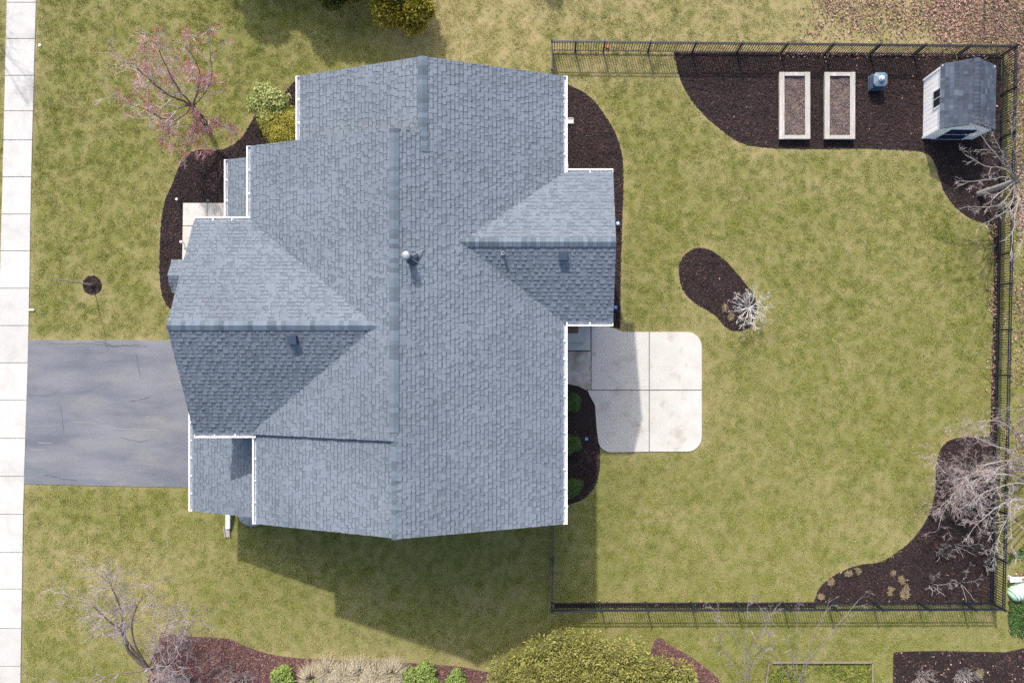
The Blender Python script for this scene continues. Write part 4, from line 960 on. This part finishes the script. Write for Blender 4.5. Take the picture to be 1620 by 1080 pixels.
for tg in ([W(1620, 765, 2.8), W(1580, 770, 3.2), W(1545, 785, 3.3)], [W(1610, 790, 2.9), W(1580, 800, 3.2), W(1545, 830, 3.2)], [W(1615, 800, 3.0), W(1590, 825, 3.3), W(1575, 870, 3.3)], [W(1630, 800, 3.2), W(1600, 790, 3.6), W(1600, 860, 3.7)], [W(1610, 755, 3), W(1570, 750, 3.4), W(1540, 760, 3.5)]):
    T.limb([B0]+tg, .034, .009, 3, 9, .62, .35)
T.finish('bare_tree', tuple(B0), 'silvery bare tree spreading white limbs over the dark corner bed fence', 'tree', M['barkpale'], M['barkpale'], GR)
shrub(43, 1515, 765, 1.2, 1.25, 'tangled brown shrub filling the upper part of the corner mulch bed', M['barkwarm'], stems=16, ln=.6, bud=4500, lv=3, up=.05)
shrub(44, 1556, 733, 1.0, .7, 'tan shrub in the corner bed beside the fence tangle', M['barkwarm'], stems=9, ln=.45, bud=700)
SG = 'small bare shrubs planted in the corner mulch bed'
for i, (u, v, h, rd, ln_, lab) in enumerate(((1486, 876, .8, .55, (-.2, .1), 'small bare shrub beside an orange leaf by the curved lawn edge'), (1512, 862, .9, .6, (.1, .1), 'small bare shrub just below the tangled trees'), (1558, 893, .6, .6, (.1, 0), 'small bare shrub against the side fence near a pink leaf'),
                                     (1472, 925, .75, .6, (0, .0), 'small silvery bare shrub right of the pale leaf clumps'), (1520, 922, .85, .7, (0, .1), 'wide small bare shrub in the corner between both fences'))):
    shrub(50+i, u, v, h, rd, lab, M['barkpale'], stems=5, lv=2, ln=.30, kk=3, bud=110, group=SG, lean=ln_, rm=.0055, r0=.016)
# 6 white-twigged ornamental in the island
T = Tree(61, up=.02, wig=.22, rmin=.0042, ang=(.4, 1.0), ratio=.6, budget=1500); B0 = W(1176, 490); c0 = B0+Vector((.05, .03, .75)); r = random.Random(5)
T.limb([B0, B0+Vector((.02, .02, .4)), c0], .05, .045, 0, 0, .2)
for k in range(15):
    a = 6.283*k/15+r.uniform(-.15, .15); q = r.uniform(.5, .72); T.limb([c0, c0+Vector((math.cos(a)*q*.5, math.sin(a)*q*.5, .22)), c0+Vector((math.cos(a)*q, math.sin(a)*q, r.uniform(.1, .4)))], .012, .006, 2, 6, .26, .3, n=5)
M['white_bark'] = mat('chalk white bark', (.58, .56, .55), (.44, .42, .41), 9, .9)
T.finish('weeping_tree', tuple(B0), 'small white-twigged weeping tree in the oval island mulch bed', 'tree', M['white_bark'], M['white_bark'], None)
# 7 sapling in its ring
T = Tree(71, up=.25, wig=.08, rmin=.004, ang=(.25, .5), ratio=.5, budget=60); B0 = W(147, 451)
T.limb([B0, B0+Vector((0, 0, .9)), B0+Vector((-.03, .02, 1.9)), B0+Vector((-.05, .0, 2.8))], .035, .008, 0, 7, .4, .5)
T.finish('sapling', tuple(B0), 'young bare sapling in a round mulch ring on the front lawn', 'sapling', M['barkgrey'], M['barkgrey'])
b = MB(); b.lathe((B0.x, B0.y, 0), [(.16, .0), (.13, .05), (.06, .1)], 14); tag(b.build('mulch_mound', M['mulch']), 'dark mulch mound round the foot of the young sapling', 'mulch mound')
# 8 slender trees by the lower fence
for i, (u, v, lab) in enumerate(((1182, 1096, 'faint slender bare tree fanning over the lower fence, closer to big shrub'), (1262, 1100, 'slender bare tree fanning over the lower fence toward the mulch corner'))):
    T = Tree(80+i, up=.2, wig=.12, rmin=.005, ang=(.3, .7), ratio=.6, budget=800); B0 = W(u, v+20)
    for tg in ([W(u-5, v-40, 1.2), W(u-20, v-90, 2.0), W(u-60, v-140, 2.6)], [W(u, v-40, 1.2), W(u-2, v-90, 2.2), W(u+2, v-145, 2.8)], [W(u+8, v-40, 1.2), W(u+20, v-85, 2.0), W(u+45, v-135, 2.6)], [W(u-15, v-30, 1), W(u-40, v-80, 1.8), W(u-45, v-130, 2.4)], [W(u+15, v-50, 1.2), W(u+50, v-95, 2), W(u+95, v-150, 2.6)] if i else [W(u+5, v-60, 1), W(u+25, v-110, 2)]):
        T.limb([B0]+tg, .018, .006, 2, 7, .6, .3, n=5)
    T.finish('bare_tree', tuple(B0), lab, 'tree', M['barkmauve'], M['barkmauve'], GR)
# 9 out-of-frame trees whose twigs or shade reach in
shrub(91, 1560, -70, 6.5, 2.6, 'bare tree whose twigs hang in above the leaf-strewn corner', M['barkpink'], name='bare_tree', stems=7, lv=3, ln=1.3, bud=2200, r0=.03, group=GR, lean=(.2, -.9))
shrub(92, -60, -30, 6.0, 2.2, 'street tree casting twiggy shade on the upper sidewalk', M['barkpink'], name='bare_tree', stems=9, lv=3, ln=1.4, bud=4000, r0=.035, group=GR)

# ------------------------------------------------------------------ leafy shrubs and evergreens
def leafy(name, u, v, z0, rad, n, ls, m, label, cat, lumps=14, lump_r=.45, seed=1, aspect=1.0, upb=.3, elong=1.0, tintf=None, group=None, fill_=.25, zsq=1.0):
    r = np.random.default_rng(seed); rx, ry, rz = rad; B0 = W(u, v); cen = np.array([0, 0, z0+rz*.0])
    # lump centres spread over the upper shell
    L_ = []
    for k in range(lumps):
        th = 6.283*r.random(); ph = math.acos(1-r.random()*1.25); q = r.uniform(.55, .8)
        L_.append((q*math.sin(ph)*math.cos(th)*rx, q*math.sin(ph)*math.sin(th)*ry, z0+q*math.cos(ph)*rz, r.uniform(.75, 1.25)*lump_r*min(rx, ry)))
    L_.append((0, 0, z0, .75*min(rx, ry)))
    L_ = np.array(L_); wts = L_[:, 3]**2; idx = r.choice(len(L_), n, p=wts/wts.sum())
    d = r.normal(size=(n, 3)); d[:, 2] = np.where(d[:, 2] < -.25, -d[:, 2], d[:, 2]); d /= np.linalg.norm(d, axis=1)[:, None]
    rr = L_[idx, 3]*(1-fill_*r.random(n)**1.5)*(1+.1*r.normal(size=n)); P = L_[idx, :3]+d*rr[:, None]*np.array([1, ry/rx if ry < rx else 1, zsq])
    P[:, 2] = np.maximum(P[:, 2], .03)
    nrm = d+.55*r.normal(size=(n, 3))+np.array([0, 0, upb]); nrm /= np.linalg.norm(nrm, axis=1)[:, None]
    t1 = np.cross(nrm, r.normal(size=(n, 3)))
    if elong > 1: t1 = d+.35*r.normal(size=(n, 3))+np.array([0, 0, .25])
    t1 /= np.linalg.norm(t1, axis=1)[:, None]; t2 = np.cross(nrm, t1); t2 /= np.linalg.norm(t2, axis=1)[:, None]
    s = ls*r.uniform(.6, 1.4, n)[:, None]
    A = P-t1*s*elong*.5; Bq = P+t2*s*.42; C = P+t1*s*elong*.5; Dq = P-t2*s*.42
    V = np.stack([A, Bq, C, Dq], 1).reshape(-1, 3); me = D.meshes.new('foliage')
    me.vertices.add(4*n); me.vertices.foreach_set('co', V.astype(np.float32).ravel()); me.loops.add(4*n); me.loops.foreach_set('vertex_index', np.arange(4*n, dtype=np.int32))
    me.polygons.add(n); me.polygons.foreach_set('loop_start', np.arange(0, 4*n, 4, dtype=np.int32)); me.polygons.foreach_set('loop_total', np.full(n, 4, dtype=np.int32))
    a = me.attributes.new('tint', 'FLOAT', 'FACE'); tv = np.clip(r.beta(1.2, 2.2, n)+.25*(r.random(len(L_))[idx]-.3), 0, 1); a.data.foreach_set('value', tv.astype(np.float32)); me.update(); me.validate()
    e = tag(empty(name, B0), label, cat, group); o = obj('foliage', me, m, e)
    b = MB(); b.tube([(0, 0, 0), (.02, .01, z0*.6+.05), (0, 0, z0+rz*.3)], [.06+.03*rx, .05, .02], 6); b.build('trunk', M['barkdark'], e)
    b = MB(); k = .64 if name == 'evergreen_tree' else .5; prof = [(rx*k*math.cos(a_), z0+rz*k*math.sin(a_)) for a_ in (-.9, -.5, -.1, .3, .7, 1.1, 1.5)]; b.lathe((0, 0, 0), prof, 12); b.v = [(x, y*ry/rx, max(z, .02)) for x, y, z in b.v]  # solid dark core paints inner shade; enlarged on evergreens to deepen their shadow
    b.build('shade_core', M['core'], e, smooth=True)
    return e
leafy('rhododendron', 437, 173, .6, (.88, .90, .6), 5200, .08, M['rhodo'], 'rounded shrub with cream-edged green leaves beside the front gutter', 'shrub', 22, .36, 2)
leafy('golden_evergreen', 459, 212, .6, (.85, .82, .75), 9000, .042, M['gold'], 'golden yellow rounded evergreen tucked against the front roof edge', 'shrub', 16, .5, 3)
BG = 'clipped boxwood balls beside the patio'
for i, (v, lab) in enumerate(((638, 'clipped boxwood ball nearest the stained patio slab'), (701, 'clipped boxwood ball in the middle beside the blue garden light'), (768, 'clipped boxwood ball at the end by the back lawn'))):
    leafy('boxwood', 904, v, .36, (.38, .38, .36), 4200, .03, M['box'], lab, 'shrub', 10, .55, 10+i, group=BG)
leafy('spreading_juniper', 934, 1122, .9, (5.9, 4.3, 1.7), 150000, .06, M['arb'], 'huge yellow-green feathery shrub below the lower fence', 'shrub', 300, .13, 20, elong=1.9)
EG = 'evergreens above the north roof'
for i, (u, v, z0, rad, n, m_, lab) in enumerate((
        (647, 22, 1.0, (1.15, 1.2, 1.3), 26000, 'gold', 'golden-green evergreen whose rounded crown shows above the house roof'), (552, -8, 1.3, (1.2, 1.1, 1.5), 17000, 'ever', 'dark evergreen just beyond the golden one above the roof'),
        (470, -95, 2.4, (1.7, 1.6, 3.2), 20000, 'ever', 'tall dark evergreen throwing the broad shadow over the lawn'), (400, -105, 2.2, (1.3, 1.5, 3.0), 14000, 'ever', 'narrow dark evergreen at the outer end of the shading row'),
        (590, -90, 2.2, (1.6, 1.6, 2.8), 16000, 'ever', 'tall dark evergreen standing behind the golden one'))):
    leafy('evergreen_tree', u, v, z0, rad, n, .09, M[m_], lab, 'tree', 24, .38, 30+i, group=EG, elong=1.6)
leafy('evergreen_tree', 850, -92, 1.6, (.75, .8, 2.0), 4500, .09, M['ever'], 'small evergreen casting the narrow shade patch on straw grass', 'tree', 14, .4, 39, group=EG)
# low plants at the bottom edge
PG_ = 'green perennials in the red mulch edge'
for i, (u, v, s, n, lab) in enumerate(((452, 1066, .55, 1700, 'bright green leafy clump between bare shrub and pale grasses'), (668, 1070, .7, 2600, 'bright green leafy clump between the pale grasses and the huge shrub'), (725, 1078, .6, 1500, 'low green clump closest to the huge feathery shrub'), (500, 1082, .4, 700, 'small green clump at the foot of the pale grasses'))):
    leafy('perennial', u, v, .22, (s, s, .3), n, .075, M['fresh'], lab, 'plant', 12, .42, 50+i, group=PG_)
def straw_mat(u, v, r_, n, label, group, seed):
    b = MB(); r = random.Random(seed); ax = r.uniform(.6, 1); an = r.random()*3.14; lob = [(r.gauss(0, .45)*r_, r.gauss(0, .45)*r_, r_*r.uniform(.3, .8)) for _ in range(4)]
    for _ in range(n):
        lx, ly, lr = r.choice(lob); a = r.random()*6.283; q = lr*math.sqrt(r.random())*(1.5 if r.random() < .12 else 1); x, y = lx+q*math.cos(a), (ly+q*math.sin(a))*ax
        x, y = x*math.cos(an)-y*math.sin(an), x*math.sin(an)+y*math.cos(an)
        t = r.random()*6.283; l = r.uniform(.03, .11); w_ = r.uniform(.003, .008); dx, dy = math.cos(t), math.sin(t); z = .02+r.random()*.07
        b.face([(x-dy*w_, y+dx*w_, z), (x+dy*w_, y-dx*w_, z), (x+dx*l+dy*w_, y+dy*l-dx*w_, z+r.uniform(-.01, .05)), (x+dx*l-dy*w_, y+dy*l+dx*w_, z+.02)], r.random())
    q = W(u, v); e = tag(empty('straw_clump', q), label, 'straw clump', group); b.build('stems', M['strawmat'], e)
M['strawmat'] = mat('cut straw stems', (.34, .27, .17), (.24, .19, .12), 9, .9, c3=(.10, .08, .045), tint='tint')
def grass_clump(u, v, r_, h, n, label, group, seed, m='strawm', lean=(0, 0)):
    b = MB(); r = random.Random(seed)
    for _ in range(n):
        a = r.random()*6.283; q = r_*.35*math.sqrt(r.random()); x, y = q*math.cos(a), q*math.sin(a); l = r_*r.uniform(.5, 1.1); dx, dy = math.cos(a)+lean[0], math.sin(a)+lean[1]; z = h*r.uniform(.6, 1.1); w_ = r.uniform(.004, .009); t = r.random()
        p0, p1, p2 = (x, y, 0), (x+dx*l*.35, y+dy*l*.35, z*.85), (x+dx*l, y+dy*l, z*r.uniform(.5, 1.0)); nx, ny = -math.sin(a)*w_, math.cos(a)*w_
        b.face([(p0[0]-nx, p0[1]-ny, 0), (p0[0]+nx, p0[1]+ny, 0), (p1[0]+nx, p1[1]+ny, p1[2]), (p1[0]-nx, p1[1]-ny, p1[2])], t); b.face([(p1[0]-nx, p1[1]-ny, p1[2]), (p1[0]+nx, p1[1]+ny, p1[2]), p2], t)
    q = W(u, v); e = tag(empty('ornamental_grass', q), label, 'ornamental grass', group, kind='thing'); b.build('blades', M[m], e)
GL = ['cream ornamental grass clump touching the bright green plant at the row start', 'second cream grass clump along the red mulch row', 'third cream grass clump along the red mulch row', 'fourth cream grass clump, middle of the red mulch row', 'fifth cream grass clump along the red mulch row',
      'cream grass clump next to the wider bright green perennial', 'cream grass clump in the second rank behind the third one', 'cream grass clump in the second rank near the wider green perennial']
GG = 'pale dry ornamental grasses in the red mulch edge'
for i, (u, v) in enumerate(((497, 1070), (522, 1062), (548, 1068), (572, 1062), (598, 1068), (622, 1064), (535, 1084), (585, 1084))):
    grass_clump(u, v, .60, .5, 620, GL[i], GG, 60+i, lean=(.1, .35))
CG = 'cut-back straw clumps in the mulch beds'
for i, (u, v, s, lab) in enumerate(((1427, 938, .26, 'largest cut-back straw clump in the corner mulch bed'), (1425, 915, .16, 'smaller straw clump just above the largest one'), (1407, 932, .15, 'ragged straw clump beside the largest one'), (1412, 905, .12, 'faint straw clump nearer the lawn side of the corner bed'), (1340, 906, .17, 'straw clump second along the curved bed edge'), (1356, 901, .13, 'straw clump third along the curved bed edge'), (1312, 919, .18, 'straw clump first along the curved bed edge'), (1298, 943, .16, 'straw clump against the lower fence in the bed tip'),
                                  (1145, 488, .13, 'small pale straw clump alone in the island bed'), (1157, 502, .2, 'wider straw clump beside the white-twigged tree'), (1182, 506, .2, 'straw clump under the white-twigged tree'))):
    straw_mat(u, v, s*.8, int(2600*s), lab, CG, 80+i)
HG = 'dried shrubs in the neighbour bed'
for i, (u, v, m_, lab) in enumerate(((1455, 1068, 'barkwarm', 'reddish twiggy shrub in the lower neighbouring mulch bed'), (1521, 1066, 'barkpale', 'grey dome-shaped dried shrub in the lower neighbouring mulch bed'))):
    shrub(100+i, u, v, .5, .5, lab, M[m_], stems=16, lv=1, ln=.22, kk=7, bud=420, group=HG)
straw_mat(1547, 1063, .17, 350, 'small pale straw clump beside the grey dried shrub', CG, 120)
# neighbour's timber-edged plot
e = tag(empty('timber_edged_plot', W(1210, 1085)), 'low weathered timber frame around weedy green patch at the lower edge', 'garden plot')
o0 = e.location
for a, c, m_ in ((W(1222, 1047, .1), W(1380, 1047, .1), 'timber'), (W(1380, 1047, .1), W(1380, 1120, .1), 'timber2'), (W(1216, 1050, .1), W(1206, 1120, .1), 'timber2')):
    b = MB(); b.bar(a-o0, c-o0, .07, .1); b.build('edge_board', mat('old grey brown board', (.145, .125, .08), (.19, .165, .115), 6, .9), e)
xs, ys = fill([P_(1220, 1052), P_(1376, 1052), P_(1376, 1115), P_(1212, 1115)], 150)
M['weedblade'] = mat('weed leaves', (.24, .28, .05), (.20, .22, .06), 5, .7, obj_rand=[(.6, .65, .6), (1, 1, 1), (1.3, 1.2, 1)], transl=.25)
kk_ = fbm(xs, ys, 1.2, 5) > .36; xs, ys = xs[kk_], ys[kk_]
scatter('weeds', np.stack([xs, ys, np.full(len(xs), .02)], 1), rng.uniform(.6, 1.5, len(xs)), np.zeros(len(xs)), [tuft(16, .06, .09, 200+s, .014) for s in range(4)], .1, M['weedblade'])
# green ground cover outside the side fence
xs, ys = fill([P_(1596, 845), P_(1650, 845), P_(1650, 1010), P_(1597, 1000)], 170)
kk_ = fbm(xs, ys, .9, 15) > .42; xs, ys = xs[kk_], ys[kk_]
M['ivyblade'] = mat('ivy leaves', (.07, .13, .035), (.05, .10, .03), 5, .6, obj_rand=[(.6, .65, .6), (1, 1, 1), (1.4, 1.4, 1.2)], transl=.15)
scatter('ground_ivy', np.stack([xs, ys, np.full(len(xs), .02)], 1), rng.uniform(.7, 1.6, len(xs)), np.zeros(len(xs)), [tuft(14, .08, .08, 300+s, .02) for s in range(4)], .1, M['ivyblade'])
